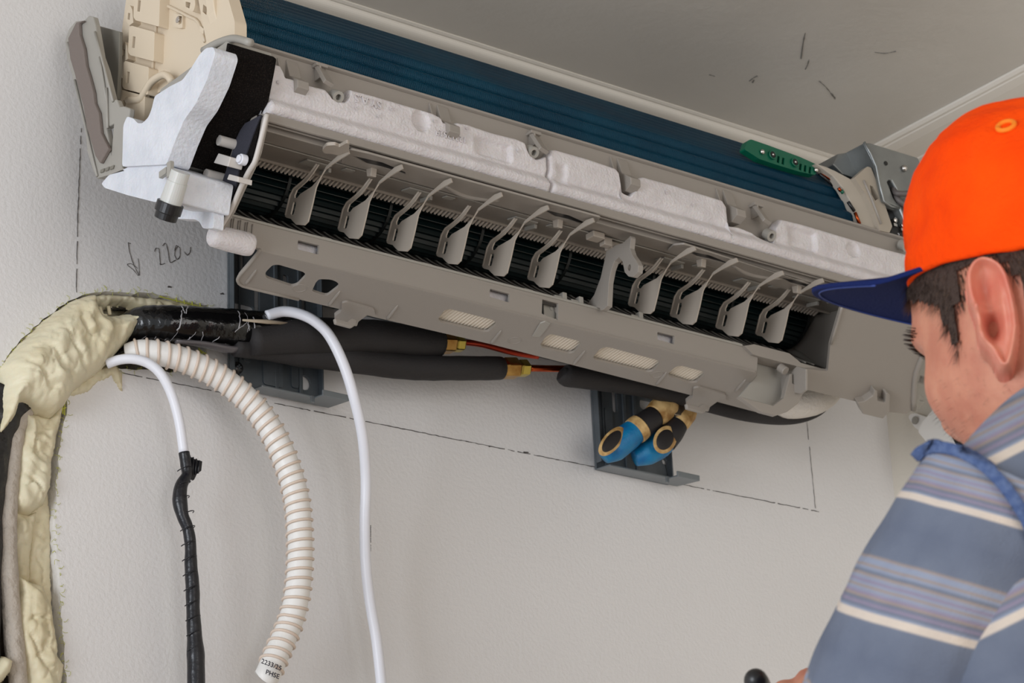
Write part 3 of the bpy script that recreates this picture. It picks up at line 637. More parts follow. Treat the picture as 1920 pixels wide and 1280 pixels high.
P(0, plate('coil_end_rail', [(330, -60), (340, -2), (352, 18), (362, 22), (366, 10), (362, -60)], plx(1.068), .012, BEIGE, holes=[[(348, 3), (357, 5), (355, 16), (348, 12)]], r=.002, hr=.0005, bevel=.001))
mb = MB(); 
q0 = [ony(p, -.248) for p in ((398, -60), (440, -60), (468, 74), (446, 74), (420, 70))]
P(0, plate('coil_end_flange', [(392, -60), (446, -60), (451, 18), (468, 76), (444, 76), (416, 72), (402, 20)], ply(-.236), .012, BEIGE, bevel=.001))
bead([(428, -60), (436, 10), (450, 74)], ply(-.2372), .0015, 'end_flange_bead', BEIGE)
# --- coil: fin stack with real fins
def coilprof():
    A = Vector((-.2485, 2.404)); B = Vector((-.2375, 2.4505)); Cc = Vector((-.170, 2.5105)); out = []
    n = (B-A).normalized(); pn = Vector((-n.y, n.x))
    for k in range(22):
        t = k/21; q = A.lerp(B, t*.93); q = q+pn*(.0016*cos(t*2*pi*3.2)); out.append(q)
    a = A.lerp(B, .93); b = B.lerp(Cc, .07)
    for k in range(1, 6): t = k/6; out.append(a*(1-t)**2+B*2*t*(1-t)+b*t*t)
    n2 = (Cc-B).normalized(); pn2 = Vector((-n2.y, n2.x))
    for k in range(20):
        t = k/19; q = b.lerp(Cc, t)+pn2*(.0007*cos(t*2*pi*5)); out.append(q)
    return out
cp = coilprof(); M_ = len(cp); vs = []; fs = []; x = 1.094; i = 0
ctr = Vector((-.16, 2.40))
while x < 1.872:
    for (dx, dep) in ((0, 0), (.0006, 0), (.00065, .0011), (.00125, .0011)):
        for q in cp:
            d = (ctr-q).normalized(); w = q+d*dep; vs.append((x+dx, w.x, w.y))
    x += .0013; i += 4
for a in range(i-1):
    for b in range(M_-1): fs.append((a*M_+b, (a+1)*M_+b, (a+1)*M_+b+1, a*M_+b+1))
coil = P(0, mesh_obj('evaporator_coil', vs, fs, COILM))
mb = MB(); mb.ext([(q.x+.003, q.y-.001) for q in cp]+[(-.12, 2.50), (-.14, 2.42), (-.22, 2.402)], 1.092, 1.874)
co = mb.obj('coil_body', COILD); co.parent = coil; co.matrix_parent_inverse = Matrix()
# --- rear of the chassis towards the wall
mb = MB(); mb.ext([(-.010, 2.505), (-.04, 2.515), (-.17, 2.505), (-.12, 2.49), (-.095, 2.38), (-.090, 2.34), (-.06, 2.35), (-.02, 2.42)], 1.12, 1.87); P(0, mb.obj('chassis_back', PL2, bevel=.001))
# --- sensor holder on the coil
GP = (Vector((0, -.228, 2.470)), X_, (Vector((0, -.170, 2.5105))-Vector((0, -.2375, 2.4505))).normalized())
GP = ply(-.246)
GO = [(1396, 280), (1401, 264), (1408, 261), (1440, 272), (1500, 294), (1531, 308), (1535, 318), (1528, 328), (1500, 322), (1460, 310), (1424, 298)]
slots = [[(1440+i*9.0+(0), 286+i*3.05), (1444+i*9.0, 287.2+i*3.05), (1443+i*9.0, 300+i*3.05), (1438.5+i*9.0, 298+i*3.05)] for i in (2, 3, 6.6, 7.6, 8.6)]
g = P(0, plate('sensor_holder', GO, GP, .008, GREEN, holes=slots, r=.002, bevel=.0008))
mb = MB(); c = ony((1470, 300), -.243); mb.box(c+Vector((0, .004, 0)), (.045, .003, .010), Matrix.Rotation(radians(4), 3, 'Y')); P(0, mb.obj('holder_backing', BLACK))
for (px, py) in ((1449, 290), (1491, 304)):
    c = ony((px, py), -.2475); mb = MB(); pts = [c+Vector((.0042*cos(a*pi/10), 0, .0042*sin(a*pi/10))) for a in range(21)]; mb.tube(pts, .0008, 8); ring_ = P(0, mb.obj('holder_ring', GREEN, smooth=True)); mb = MB(); mb.cyl(c, c+Vector((0, -.0006, 0)), .0032); P(0, mb.obj('holder_hole', BLACK)); mb = MB(); mb.tube([c, c+Vector((0, -.0012, 0)), c+Vector((0, -.0016, 0))], [.0013, .0012, .0004], 10); P(0, mb.obj('holder_rivet', SCREW, smooth=True))
for (px, py) in ((1429, 285), (1530, 319)):
    c = ony((px, py), -.247); mb = MB(); mb.tube([c, c+Vector((0, -.0015, 0)), c+Vector((0, -.0028, 0))], [.0028, .0026, .0008], 16); P(0, mb.obj('holder_screw', SCREW, smooth=True))
# --- right end: shroud, bracket, control box, terminal block
P(0, plate('coil_shroud', [(1529, 306), (1548, 312), (1566, 320), (1600, 338), (1622, 360), (1640, 392), (1650, 425), (1652, 442), (1617, 431), (1607, 405), (1596, 380), (1580, 352), (1562, 330)], ply(-.252), .010, mat('shroud_plastic', (176, 168, 156), .4), bevel=.001))
mb = MB()
for (a, b, r, m_) in (((1532, 318), (1572, 352), .0022, 0), ((1536, 325), (1568, 352), .0018, 0)):
    mb.tube([ony(a, -.243), ony(b, -.243)], r, 8)
P(0, mb.obj('sensor_wire', BLACK, smooth=True))
mb = MB(); mb.tube([ony((1537, 321), -.245), ony((1566, 343), -.246)], .0012, 8); P(0, mb.obj('copper_link', COPPER, smooth=True))
for (a, b, m_) in (((1572, 352), (1576, 358), COPPER), ((1577, 357), (1581, 362), GREEN), ((1590, 378), (1602, 396), BLACK), ((1603, 398), (1612, 420), COPPER)):
    mb = MB(); mb.tube([ony(a, -.2535), ony(b, -.2535)], .0018, 8); P(0, mb.obj('wire_end', m_, smooth=True))
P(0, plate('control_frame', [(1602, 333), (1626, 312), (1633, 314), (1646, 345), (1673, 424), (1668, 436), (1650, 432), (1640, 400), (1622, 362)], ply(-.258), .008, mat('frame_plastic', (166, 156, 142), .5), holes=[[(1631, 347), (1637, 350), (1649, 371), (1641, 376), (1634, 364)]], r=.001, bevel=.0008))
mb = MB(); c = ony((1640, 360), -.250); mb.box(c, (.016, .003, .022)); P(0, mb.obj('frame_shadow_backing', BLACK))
bead([(1619, 338), (1634, 372), (1652, 420)], ply(-.2585), .0014, 'frame_edge', PL)
P(0, plate('control_box', [(1620, 267), (1632, 268), (1722, 296), (1742, 340), (1748, 400), (1700, 420), (1687, 390), (1657, 377), (1643, 313)], ply(-.262), .10, METAL, holes=[[(1664, 341), (1667, 337), (1672, 338), (1680, 352), (1688, 372), (1682, 380), (1676, 372)]], bevel=.0015))
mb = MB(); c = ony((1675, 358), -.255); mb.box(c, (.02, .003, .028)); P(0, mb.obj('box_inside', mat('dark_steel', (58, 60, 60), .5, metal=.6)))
P(0, plate('control_box_wing', [(1562, 308), (1572, 288), (1586, 286), (1620, 300), (1640, 314), (1602, 334), (1580, 326)], ply(-.235), .05, METAL, bevel=.0012))
bead([(1620, 266), (1643, 312), (1657, 377), (1686, 390)], ply(-.2625), .0014, 'box_fold', METAL)
c = ony((1695, 316), -.263); mb = MB(); mb.tube([c, c+Vector((0, -.002, 0)), c+Vector((0, -.0035, 0))], [.0036, .0032, .001], 18); P(0, mb.obj('box_screw', SCREW, smooth=True))
c = ony((1661, 306), -.2624); mb = MB(); mb.cyl(c, c+Vector((0, -.0004, 0)), .0024); P(0, mb.obj('box_hole', BLACK))
mb = MB(); mb.tube(smoothpath([ony((1672, 345), -.250), ony((1678, 360), -.262), ony((1690, 363), -.268), ony((1712, 362), -.272), ony((1735, 364), -.272), ony((1760, 372), -.270)], 6), .0030, 12); P(0, mb.obj('grey_lead', mat('grey_cable', (92, 86, 84), .5), smooth=True))
mb = MB(); mb.tube(smoothpath([ony((1674, 350), -.252), ony((1682, 372), -.262), ony((1700, 386), -.266), ony((1720, 398), -.266), ony((1745, 410), -.264)], 6), .0030, 12); P(0, mb.obj('grey_lead', mat('grey_cable', (92, 86, 84), .5), smooth=True))
tb = P(0, plate('terminal_block', [(1652, 383), (1700, 392), (1730, 402), (1730, 462), (1700, 455), (1668, 444), (1672, 424)], ply(-.252), .02, BLACK, bevel=.0008))
for (px, py) in ((1676, 414), (1690, 423), (1706, 426), (1697, 407), (1712, 410)):
    c = ony((px, py), -.253); mb = MB(); mb.tube([c, c+Vector((0, -.003, 0)), c+Vector((0, -.004, 0))], [.0028, .0028, .001], 14); mb.box(c+Vector((0, -.001, -.005)), (.005, .002, .003)); P(0, mb.obj('terminal_screw', SCREW, smooth=False))
for (s, px, py) in (('2', 1685, 441), ('1', 1703, 446)):
    P(0, text_mesh('terminal_number', s, .006, .0002, frameM(ony((px, py), -.2525), Vector((1, 0, 0)), Vector((0, 0, 1))), WCABLE))
P(0, plate('terminal_flap', [(1660, 376), (1690, 382), (1686, 394), (1676, 394), (1660, 388)], ply(-.256), .003, METAL, bevel=.0005))
# --- pipework of the unit, behind the lower panel
def pipe(nm, px, y, r, m, parent=True, seg=16, n=6):
    ys = y if isinstance(y, (list, tuple)) else [y]*len(px)
    pts = smoothpath([ony(p, yy) for p, yy in zip(px, ys)], n); rs = lerp_list(r, len(pts)) if isinstance(r, (list, tuple)) else r
    mb = MB(); mb.tube(pts, rs, seg); o = mb.obj(nm, m, smooth=True)
    return P(0, o) if parent else o
pipe('insulated_tail', [(1052, 698), (1062, 704), (1100, 708), (1200, 722), (1300, 745), (1400, 772), (1480, 780), (1530, 765), (1555, 735)], [-.075]*5+[-.09, -.09, -.10, -.11], [.006, .011, .0115, .0115, .0115, .010, .009, .009, .009], INSUL)
pipe('wrapped_drain', [(1440, 745), (1480, 756), (1520, 752), (1550, 738), (1570, 715)], [-.10, -.105, -.11, -.115, -.12], [.014, .016, .016, .014, .012], mat('white_cloth_wrap', (214, 208, 200), .85, bump=.002, bscale=260))
pipe('copper_tail', [(990, 690), (1040, 691), (1068, 690), (1082, 680), (1090, 664)], [-.062, -.064, -.068, -.075, -.085], .0034, COPPER)
pipe('copper_tail', [(868, 641), (905, 646), (960, 660), (1010, 668)], [-.062, -.066, -.075, -.085], .0030, mat('red_copper', (170, 60, 40), .35, metal=.8))
# ================================================================ mounting plate on the wall
MP = tag(empty('mounting_plate', (1.45, -.002, 2.2)), 'dark galvanised steel mounting plate screwed to the wall behind the air conditioner', 'bracket')
MPI = Matrix.Translation(-MP.location)
def Q(o): o.parent = MP; o.matrix_parent_inverse = MPI; return o
def mp(nm, px, y, th, **k): return Q(plate(nm, px, ply(y), th, k.pop('m', MPLATE), **k))
a, b = ony((424, 474), 0), ony((594, 741), 0)
def U2(x, z):   # world (x,z) list to plate
    return (x, z)
def wplate(nm, loops, y, th, m=MPLATE, bevel=.0004):
    v, f = plate_uv(loops, ply(y), th); return Q(mesh_obj(nm, v, f, m, bevel=bevel))
def rr(x0, z0, x1, z1, r=.003): return fillet([(x0, z0), (x1, z0), (x1, z1), (x0, z1)], r, 4)
def hl(px, w, h, r=.003):
    c = hit(px, ply(-.004)); return rr(c[0]-w/2, c[1]-h/2, c[0]+w/2, c[1]+h/2, min(w, h)*.48)
circ = lambda px, r: [(hit(px, ply(-.004))[0]+r*cos(t*pi/10), hit(px, ply(-.004))[1]+r*sin(t*pi/10)) for t in range(20)]
wplate('left_plate', [[(1.2236, 2.196), (1.3235, 2.196), (1.3235, 2.44), (1.2236, 2.44)], hl((453, 505), .006, .034), hl((482, 560), .006, .034), hl((453, 577), .028, .009), hl((569, 570), .006, .030), circ((571, 717), .0075), hl((536, 560), .006, .05)], -.004, .003)
wplate('right_plate', [[(1.6595, 2.190), (1.7565, 2.190), (1.7565, 2.44), (1.6595, 2.44)], hl((1152, 742), .006, .036), hl((1215, 760), .022, .011), hl((1246, 865), .006, .006), hl((1140, 805), .0035, .026)], -.004, .003)
wplate('joining_strip', [[(1.3235, 2.30), (1.6595, 2.30), (1.6595, 2.44), (1.3235, 2.44)]], -.004, .003)
for (xa, y_, w1, w2) in ((1.2244, -.008, .0016, .008), (1.6603, -.008, .0016, .008), (1.3227, -.008, .0016, .008), (1.7557, -.008, .0016, .008), (1.2745, -.0052, .004, .0024), (1.3015, -.0052, .004, .0024), (1.7, -.0052, .004, .0024), (1.714, -.0052, .004, .0024), (1.2345, -.0048, .002, .0018), (1.6715, -.0048, .002, .0018)):
    mb = MB(); mb.box((xa, y_, 2.318), (w1, w2, .243)); Q(mb.obj('pressed_fold', MPLATE, bevel=.0006))
for (px, w, h) in (((510, 655), .022, .075), ((551, 682), .008, .05), ((462, 640), .010, .042), ((1140, 800), .010, .040)):
    c = ony(px, -.004); v, f = plate_uv([rr(c.x-w/2, c.z-h/2, c.x+w/2, c.z+h/2, .004)], ply(-.0062), .0025); Q(mesh_obj('pressed_pad', v, f, MPLATE, bevel=.001))
for (x0, x1) in ((1.245, 1.333), (1.6595, 1.767)):
    zz = 2.193 if x0 < 1.5 else 2.188
    mb = MB(); mb.ext([(-.004, zz+.003), (-.004, zz+.0015), (-.026, zz-.001), (-.026, zz+.001)], x0, x1-.028 if x0 < 1.5 else x1-.028)
    mb.ext([(-.004, zz+.003), (-.004, zz+.0015), (-.040, zz-.003), (-.0402, zz+.003), (-.0385, zz+.003), (-.0383, zz-.0012)], x1-.030, x1)
    mb.ext([(-.0265, zz+.001), (-.0265, zz-.006), (-.025, zz-.006), (-.025, zz+.001)], x1-.034, x1-.030)
    Q(mb.obj('bottom_lip', METAL if 0 else mat('lip_steel', (128, 134, 138), .4, metal=.6), bevel=.0005))
c = ony((444, 690), -.007); mb = MB(); mb.tube([c, c+Vector((0, -.002, 0)), c+Vector((0, -.004, 0))], [.0062, .0058, .003], 20); Q(mb.obj('mounting_screw', BLACK, smooth=True))
mb = MB(); mb.box(c+Vector((0, -.0042, 0)), (.005, .0006, .0012)); mb.box(c+Vector((0, -.0042, 0)), (.0012, .0006, .005)); Q(mb.obj('screw_cross', MPLATE))
# ================================================================ refrigerant lines
def tube_thing(nm, px, y, r, m, seg=20, n=6, parent=None, noise_=0):
    ys = y if isinstance(y, (list, tuple)) else [y]*len(px); pts = smoothpath([ony(p, yy) for p, yy in zip(px, ys)], n)
    rs = lerp_list(r, len(pts)) if isinstance(r, (list, tuple)) else [r]*len(pts)
    if noise_: rs = [q*(1+noise_*noise.noise(p*90)) for q, p in zip(rs, pts)]
    mb = MB(); mb.tube(pts, rs, seg); return mb.obj(nm, m, parent, smooth=True)
up = tag(tube_thing('insulated_pipe', [(470, 640), (540, 632), (600, 630), (700, 632), (780, 640), (822, 642)], [-.05, -.052, -.056, -.06, -.062, -.062], [.013, .0165, .0175, .0165, .0155, .0145], INSUL, noise_=.05), 'upper black insulated pipe, the thicker and shorter of the two, ending in a brass nut', 'pipe', 'black insulated refrigerant pipes')
lo = tag(tube_thing('insulated_pipe', [(440, 652), (500, 656), (560, 662), (640, 672), (760, 688), (860, 690), (938, 690)], [-.040, -.040, -.042, -.05, -.058, -.062, -.062], [.008, .010, .0125, .0125, .012, .012, .0115], INSUL, noise_=.05), 'lower black insulated pipe, the longer of the two, with brass nut and orange copper stub', 'pipe', 'black insulated refrigerant pipes')
def nuts(a, b, par):
    A = ony(a, -.062); B = ony(b, -.062); d = (B-A).normalized(); L = (B-A).length
    mb = MB(); mb.tube([A-d*.002, A+d*L*.10, A+d*L*.52, A+d*L*.58], [.0095, .0112, .0112, .0092], 6); mb.obj('flare_nut', BRASS, par, bevel=.0008)
    mb = MB(); mb.tube([A+d*L*.58, A+d*L*.66, A+d*L*.92, B], [.0062, .0090, .0090, .0066], 6); mb.obj('union_nut', BRASS2, par, bevel=.0008)
nuts((822, 642), (868, 644), up); nuts((940, 690), (990, 690), lo)
# bundle wrapped in shiny tape, coming out of the chase
mb = MB(); pts = smoothpath([ony(p, y) for p, y in zip([(196, 660), (232, 628), (270, 608), (330, 607), (420, 612), (500, 618), (545, 628)], [.014, .004, -.014, -.030, -.040, -.044, -.047])], 14)
N = len(pts); rs = [.0165*(1+.04*noise.noise(p*70)+.03*abs(sin(i*.9))) for i, p in enumerate(pts)]
mb.tube(pts, rs, 40); bd = mb.obj('taped_pipe_bundle', WRAP, smooth=True); tag(bd, 'thick bundle of pipes wrapped in shiny black film, coming out of the foam', 'pipe bundle')
mb = MB()
for k in range(26):
    t = random.uniform(.25, .97); c = pts[int(t*(N-1))]; r = .0172; a0 = random.uniform(2.2, 4.6); sk = random.uniform(-.012, .012); L = random.uniform(.5, 1.6); q = []
    for j in range(9):
        a = a0+L*j/8; q.append(c+Vector((sk*j/8+random.uniform(-.0008, .0008), r*cos(a), r*sin(a))))
    mb.tube(q, .00045*random.uniform(.5, 1.6), 6)
mb.obj('film_crease', mat('clear_film_glossy', (150, 148, 150), .12, spec=.8), bd, smooth=True)
mb = MB(); mb.tube([ony((455, 600), -.064), ony((500, 603), -.065), ony((548, 607), -.062)], [.001, .0022, .001], 8); mb.obj('film_edge', mat('film_beige', (170, 156, 136), .4), bd, smooth=True)
mb = MB(); N2 = 14; q = smoothpath([ony(p, -.040) for p in ((330, 640), (380, 645), (430, 655), (470, 655), (505, 660))], 5)
mb.tube(q, [.003+.003*sin(pi*i/(len(q)-1)) for i in range(len(q))], 14, flat=.5); mb.obj('loose_film', mat('loose_film_mat', (90, 86, 88), .2), bd, smooth=True)
# ================================================================ white cables
c1 = tag(tube_thing('white_cable', [(500, 592), (530, 584), (560, 588), (590, 602), (618, 630), (645, 685), (665, 750), (680, 820), (686, 900), (684, 980), (686, 1060), (694, 1130), (706, 1200), (716, 1290), (722, 1360)], [-.058, -.064, -.072, -.080, -.085, -.088, -.085, -.075, -.06, -.05, -.045, -.04, -.04, -.04, -.04], .0050, WCABLE), 'white cable looping over the black bundle and hanging down in front of the wall', 'cable', 'white cables')
mb = MB(); random.seed(11)
for k in range(15):
    py = 987+k*3.3 if k < 10 else 1020+(k-10)*3.3
    if k == 10: continue
    c = ony((693+.2*(k % 2), py), -.048+.0005); 
    for j in range(2): mb.box(c+Vector((.0006*j-.0004, -.0012, .0004*j)), (.0009, .0006, .0007+.0006*random.random()))
mb.obj('cable_print', PENCIL, c1)
c2 = tag(tube_thing('white_cable', [(200, 682), (225, 674), (252, 673), (280, 682), (303, 703), (322, 740), (336, 790), (345, 850)], [-.016, -.024, -.032, -.038, -.042, -.042, -.040, -.036], .0045, WCABLE), 'short white cable curving down out of the foam, its lower half bound in black tape', 'cable', 'white cables')
rs = [.0050, .0052, .0046, .0055, .0068, .0058, .0050, .0052, .0056, .0062, .0060, .0066, .0078, .0078, .0085]
tp = tube_thing('tape_sleeve', [(345, 848), (349, 872), (350, 890), (340, 910), (337, 935), (342, 965), (352, 990), (357, 1020), (358, 1060), (361, 1100), (362, 1140), (364, 1180), (367, 1230), (368, 1290), (370, 1360)], [-.036]*15, rs, TAPEB, parent=c2, noise_=.08, n=8)
mb = MB()
for k in range(30):
    t = 880+k*14; cx = 344+(t-880)*.06 if t > 960 else 345-(t-880)*.08
    c = ony((cx, t), -.036); q = [c+Vector((.0068*cos(a), .0068*sin(a), .003*cos(a+.4))) for a in [pi+j*pi/8 for j in range(9)]]
    if k % 2: continue
    mb.tube(q, .0005, 6)
mb.obj('tape_lap', TAPEB, c2, smooth=True)
mb = MB(); n = 0
F = [(352, 852), (366, 860), (380, 864), (378, 882), (370, 888), (364, 900), (352, 892)]
pl_ = ply(-.037); v, f = plate_uv([[hit(p, pl_) for p in F]], pl_, .003); mesh_obj('tape_flag', v, f, TAPEB, c2, bevel=.0008)
mb = MB()
for k in range(4): mb.tube([ony((356+k*6, 854+k*3), -.0378), ony((356+k*5, 890-k), -.0378)], .0008, 6)
mb.obj('tape_flag_fold', TAPEB, c2, smooth=True)
# ================================================================ corrugated hose
HP = [(236, 662), (262, 658), (296, 662), (340, 673), (395, 697), (440, 727), (482, 768), (516, 820), (540, 876), (556, 935), (562, 1000), (562, 1060), (556, 1120), (543, 1170), (524, 1215), (503, 1262), (499, 1270)]
HY = [-.012, -.020, -.028, -.034, -.040, -.045, -.05, -.055, -.058, -.06, -.06, -.058, -.055, -.05, -.048, -.046, -.045]
pts = smoothpath([ony(p, y) for p, y in zip(HP, HY)], 10)
rs = lerp_list([.0085, .0105]+[.0112]*15, len(pts))
hs_ = MB(); hs_.tube(pts, rs, 28); hose = tag(hs_.obj('corrugated_hose', HOSE, smooth=True), 'white corrugated drain hose with beige spiral ribs curving down the wall', 'hose')
L = [0]
for a, b in zip(pts, pts[1:]): L.append(L[-1]+(b-a).length)
mb = MB(); pitch = .0088; hel = []; T0 = None; U = None
step = .0004; s = .004; tot = L[-1]-.008
def at(s):
    for i in range(len(L)-1):
        if L[i] <= s <= L[i+1]:
            t = (s-L[i])/(L[i+1]-L[i]); return pts[i].lerp(pts[i+1], t), (pts[min(i+2, len(pts)-1)]-pts[max(i-1, 0)]).normalized(), rs[i]
U = None
while s < tot:
    p, T, r = at(s)
    if U is None: U = T.cross(Y_).normalized()
    U = (U-T*U.dot(T)).normalized(); V = T.cross(U); a = 2*pi*s/pitch
    hel.append(p+(U*cos(a)+V*sin(a))*(r+.0007)); s += step
mb.tube(hel, .00135, 8); mb.obj('hose_rib', HRIB, hose, smooth=True)
for (s, px, py, sz) in (('2233/25', 509, 1246, .0062), ('PHSE', 511, 1264, .0062)):
    c = ony((px, py), -.0598)
    text_mesh('hose_marking', s, sz, .0003, frameM(c, Vector((.94, -.12, -.26)), Vector((.25, 0, .95))), MARKER, hose)
# ================================================================ expanding foam in the chase
def inb(poly, p): return inside(p, poly)
def lobe_height(x, z, poly, hmax, w, wrink):
    d = dist_edge((x, z), poly)
    t = min(1, d/w); h = hmax*sqrt(max(0, 1-(1-t)**2))
    q = Vector((x*14, z*14, 3)); fl = noise.noise(Vector((x*22+z*10, z*9-x*5, 7)))
    h += wrink*t*(.9*abs(noise.noise(Vector((x*45+z*30, z*28-x*30, 2))))-.5*abs(fl)+.35*noise.noise(q*5)-.5*(max(0, 1-abs(noise.noise(Vector((x*30+z*34, z*20-x*34, 9))))*7)))
    h += t*.0016*noise.noise(Vector((x*120, z*90, 4)))+t*.0022*max(0, 1-abs(noise.noise(Vector((x*60+z*40, z*35-x*60, 12))))*9)*-1
    return h
lobes = [
 ([(-20, 1010), (-14, 800), (0, 688), (30, 650), (80, 602), (130, 566), (160, 556), (170, 562), (176, 594), (200, 597), (240, 589), (264, 583), (270, 590), (266, 602), (244, 634), (214, 665), (200, 682), (176, 706), (150, 724), (130, 740), (112, 768), (92, 786), (60, 776), (38, 766), (26, 766), (20, 790), (0, 814), (-14, 830)], .036, .022, .0085, 'foam_swell'),
 ([(30, 768), (60, 772), (92, 780), (112, 750), (124, 742), (118, 790), (108, 830), (100, 880), (98, 915), (86, 945), (60, 962), (40, 962), (26, 948), (22, 930), (28, 880), (30, 840), (40, 800)], .020, .012, .008, 'foam_swell'),
 ([(28, 950), (60, 958), (80, 950), (72, 1000), (66, 1040), (66, 1085), (50, 1100), (34, 1080), (30, 1020)], .012, .010, .006, 'foam_swell'),
 ([(28, 1072), (44, 1080), (60, 1088), (84, 1096), (100, 1140), (108, 1190), (112, 1230), (124, 1245), (118, 1290), (120, 1400), (30, 1400), (50, 1270), (34, 1200), (32, 1150), (38, 1110)], .018, .012, .007, 'foam_swell'),
 ([(60, 950), (100, 910), (106, 960), (106, 1050), (110, 1150), (112, 1235), (100, 1190), (84, 1100), (64, 1080), (66, 1010)], .004, .008, .002, 'foam_swell'),
 ([(225, 660), (244, 654), (250, 664), (205, 680), (196, 688)], .012, .008, .004, 'foam_swell'),
 ([(262, 580), (300, 572), (350, 566), (392, 576), (400, 590), (380, 600), (270, 600)], .006, .010, .004, 'foam_swell'),
 ([(150, 700), (190, 690), (215, 684), (228, 700), (229, 735), (222, 728), (215, 716), (208, 704), (196, 712), (180, 718), (165, 735), (140, 742), (124, 742)], .004, .004, .003, 'foam_swell'),
 ([(140, 600), (165, 560), (200, 548), (250, 551), (330, 558), (388, 574), (396, 592), (330, 612), (160, 620)], .006, .008, .004, 'foam_swell'),
 ([(160, 560), (168, 553), (200, 547), (250, 550), (330, 558), (392, 573), (396, 590), (340, 580), (300, 580), (268, 572), (240, 563), (215, 564), (205, 574), (196, 567), (184, 574), (174, 584)], .009, .006, .004, 'foam_swell'),
 ([(-40, 1285), (-6, 1236), (4, 1232), (18, 1242), (14, 1262), (-10, 1290), (-30, 1330)], .012, .010, .004, 'foam_swell'),
]
FO = tag(empty('expanding_foam', (1.05, 0, 2.2)), 'hardened cream expanding foam bulging out of the cut channel at the left', 'foam')
FOI = Matrix.Translation(-FO.location)
def foam_grid(poly, hmax, w, wr, nm, y0, hole=None, st=.0016):
    P2 = [hit(p, W0) for p in poly]; xs_ = [p[0] for p in P2]; zs_ = [p[1] for p in P2]
    nx = int((max(xs_)-min(xs_))/st)+3; nz = int((max(zs_)-min(zs_))/st)+3; idx = {}; vs = []; fs = []
    HH = [hit(p, W0) for p in hole] if hole else None
    for i in range(nx):
        for j in range(nz):
            x = min(xs_)-st+i*st; z = min(zs_)-st+j*st
            jx = x+.0009*noise.noise(Vector((x*300, z*300, 5))); jz = z+.0009*noise.noise(Vector((x*300, z*300, 8)))
            if inside((x, z), P2):
                h = lobe_height(x, z, P2, hmax, w, wr)
                if HH:
                    dh = dist_edge((x, z), HH); h = h*min(1, .35+dh/.014) if not inside((x, z), HH) else -.026*min(1, dh/.002)
            else:
                if dist_edge((x, z), P2) > st*1.5: continue
                h = -.004
            idx[(i, j)] = len(vs); vs.append((jx, y0-h, jz))
    for (i, j) in list(idx):
        if all(k in idx for k in ((i+1, j), (i, j+1), (i+1, j+1))): fs.append((idx[(i, j)], idx[(i+1, j)], idx[(i+1, j+1)], idx[(i, j+1)]))
    o = mesh_obj(nm, vs, fs, FOAMY, smooth=True); o.parent = FO; o.matrix_parent_inverse = FOI; return o
HOLE = [(178, 593), (181, 578), (190, 573), (202, 582), (210, 570), (226, 563), (250, 566), (266, 576), (258, 581), (236, 583), (212, 586), (196, 593)]
for k, (poly, h, w, wr, nm) in enumerate(lobes): foam_grid(poly, h, w, wr, nm, (.004, .012, .014, .010, .012, .006, .010, .0, .046, .010, -.002)[k], None)
mb = MB()
for a in ([(203, 574), (206, 590)], [(187, 575), (192, 590), (200, 592)]):
    mb.tube(smoothpath([ony(p, -.012) for p in a], 5), .0018, 8)
o = mb.obj('foam_strand', FOAMY, smooth=True); o.parent = FO; o.matrix_parent_inverse = FOI
# pipes lying in the vertical part of the chase
vb = tag(tube_thing('lagged_pipe', [(-66, 1400), (-62, 1200), (-54, 1000), (-42, 880), (-22, 800), (5, 755)], [.016]*6, .028, mat('wrapped_black_pipe', (28, 26, 26), .35, bump=.003, bscale=70), noise_=.06), 'black film-wrapped pipe half buried at the far left edge', 'pipe')
gh = tag(tube_thing('grey_sleeve', [(40, 1400), (34, 1280), (24, 1180), (16, 1080), (14, 980), (20, 880), (30, 810), (46, 770)], [.002]*8, .0085, mat('grey_ribbed_sleeve', (176, 166, 154), .7, bump=.004, bscale=110), noise_=.08, n=10), 'dusty grey ribbed sleeve running up the channel beside the foam', 'conduit')
# ================================================================ pliers resting on the plate
PLR = tag(empty('pliers', ony((1200, 810), -.06)), 'pliers with blue, black and cream handles propped on the right plate lip', 'pliers')
PLI = Matrix.Translation(-PLR.location)
def G(o): o.parent = PLR; o.matrix_parent_inverse = PLI; return o
def seg_tube(nm, px, ys, r, m, n=6, flat=1.0):
    pts = smoothpath([ony(p, y) for p, y in zip(px, ys)], n); mb = MB(); mb.tube(pts, lerp_list(r, len(pts)), 22, flat=flat); return G(mb.obj(nm, m, smooth=True))
BLUE = mat('blue_rubber', (0, 122, 168), .45, bump=.0004, bscale=300, rgb2=(10, 96, 150), vscale=60); BRUB = mat('black_rubber', (30, 26, 27), .6)
CRM = mat('dirty_cream_rubber', (214, 180, 122), .6, rgb2=(150, 110, 56), vscale=90)
seg_tube('grip', [(1250, 765), (1222, 785), (1198, 802), (1176, 820), (1150, 842), (1132, 856)], [-.060, -.058, -.054, -.049, -.043, -.038], [.009, .0115, .0125, .014, .0135, .008], BLUE)
seg_tube('grip_shaft', [(1226, 782), (1212, 792), (1196, 804)], [-.0595, -.058, -.055], [.0122, .0128, .0133], BRUB)
seg_tube('grip_collar', [(1258, 752), (1250, 760), (1236, 772), (1226, 780)], [-.062, -.0615, -.060, -.059], [.010, .0135, .0138, .0120], CRM)
seg_tube('grip', [(1285, 778), (1270, 795), (1254, 815), (1236, 835), (1212, 850), (1190, 860)], [-.062, -.060, -.056, -.051, -.044, -.038], [.009, .0105, .0125, .0135, .0125, .008], BLUE)
seg_tube('grip_shaft', [(1270, 796), (1260, 810), (1246, 826)], [-.0610, -.0595, -.0565], [.0112, .0125, .0132], BRUB)
seg_tube('grip_collar', [(1296, 764), (1288, 775), (1276, 788), (1270, 795)], [-.062, -.062, -.061, -.060], [.007, .0105, .0115, .0105], CRM)
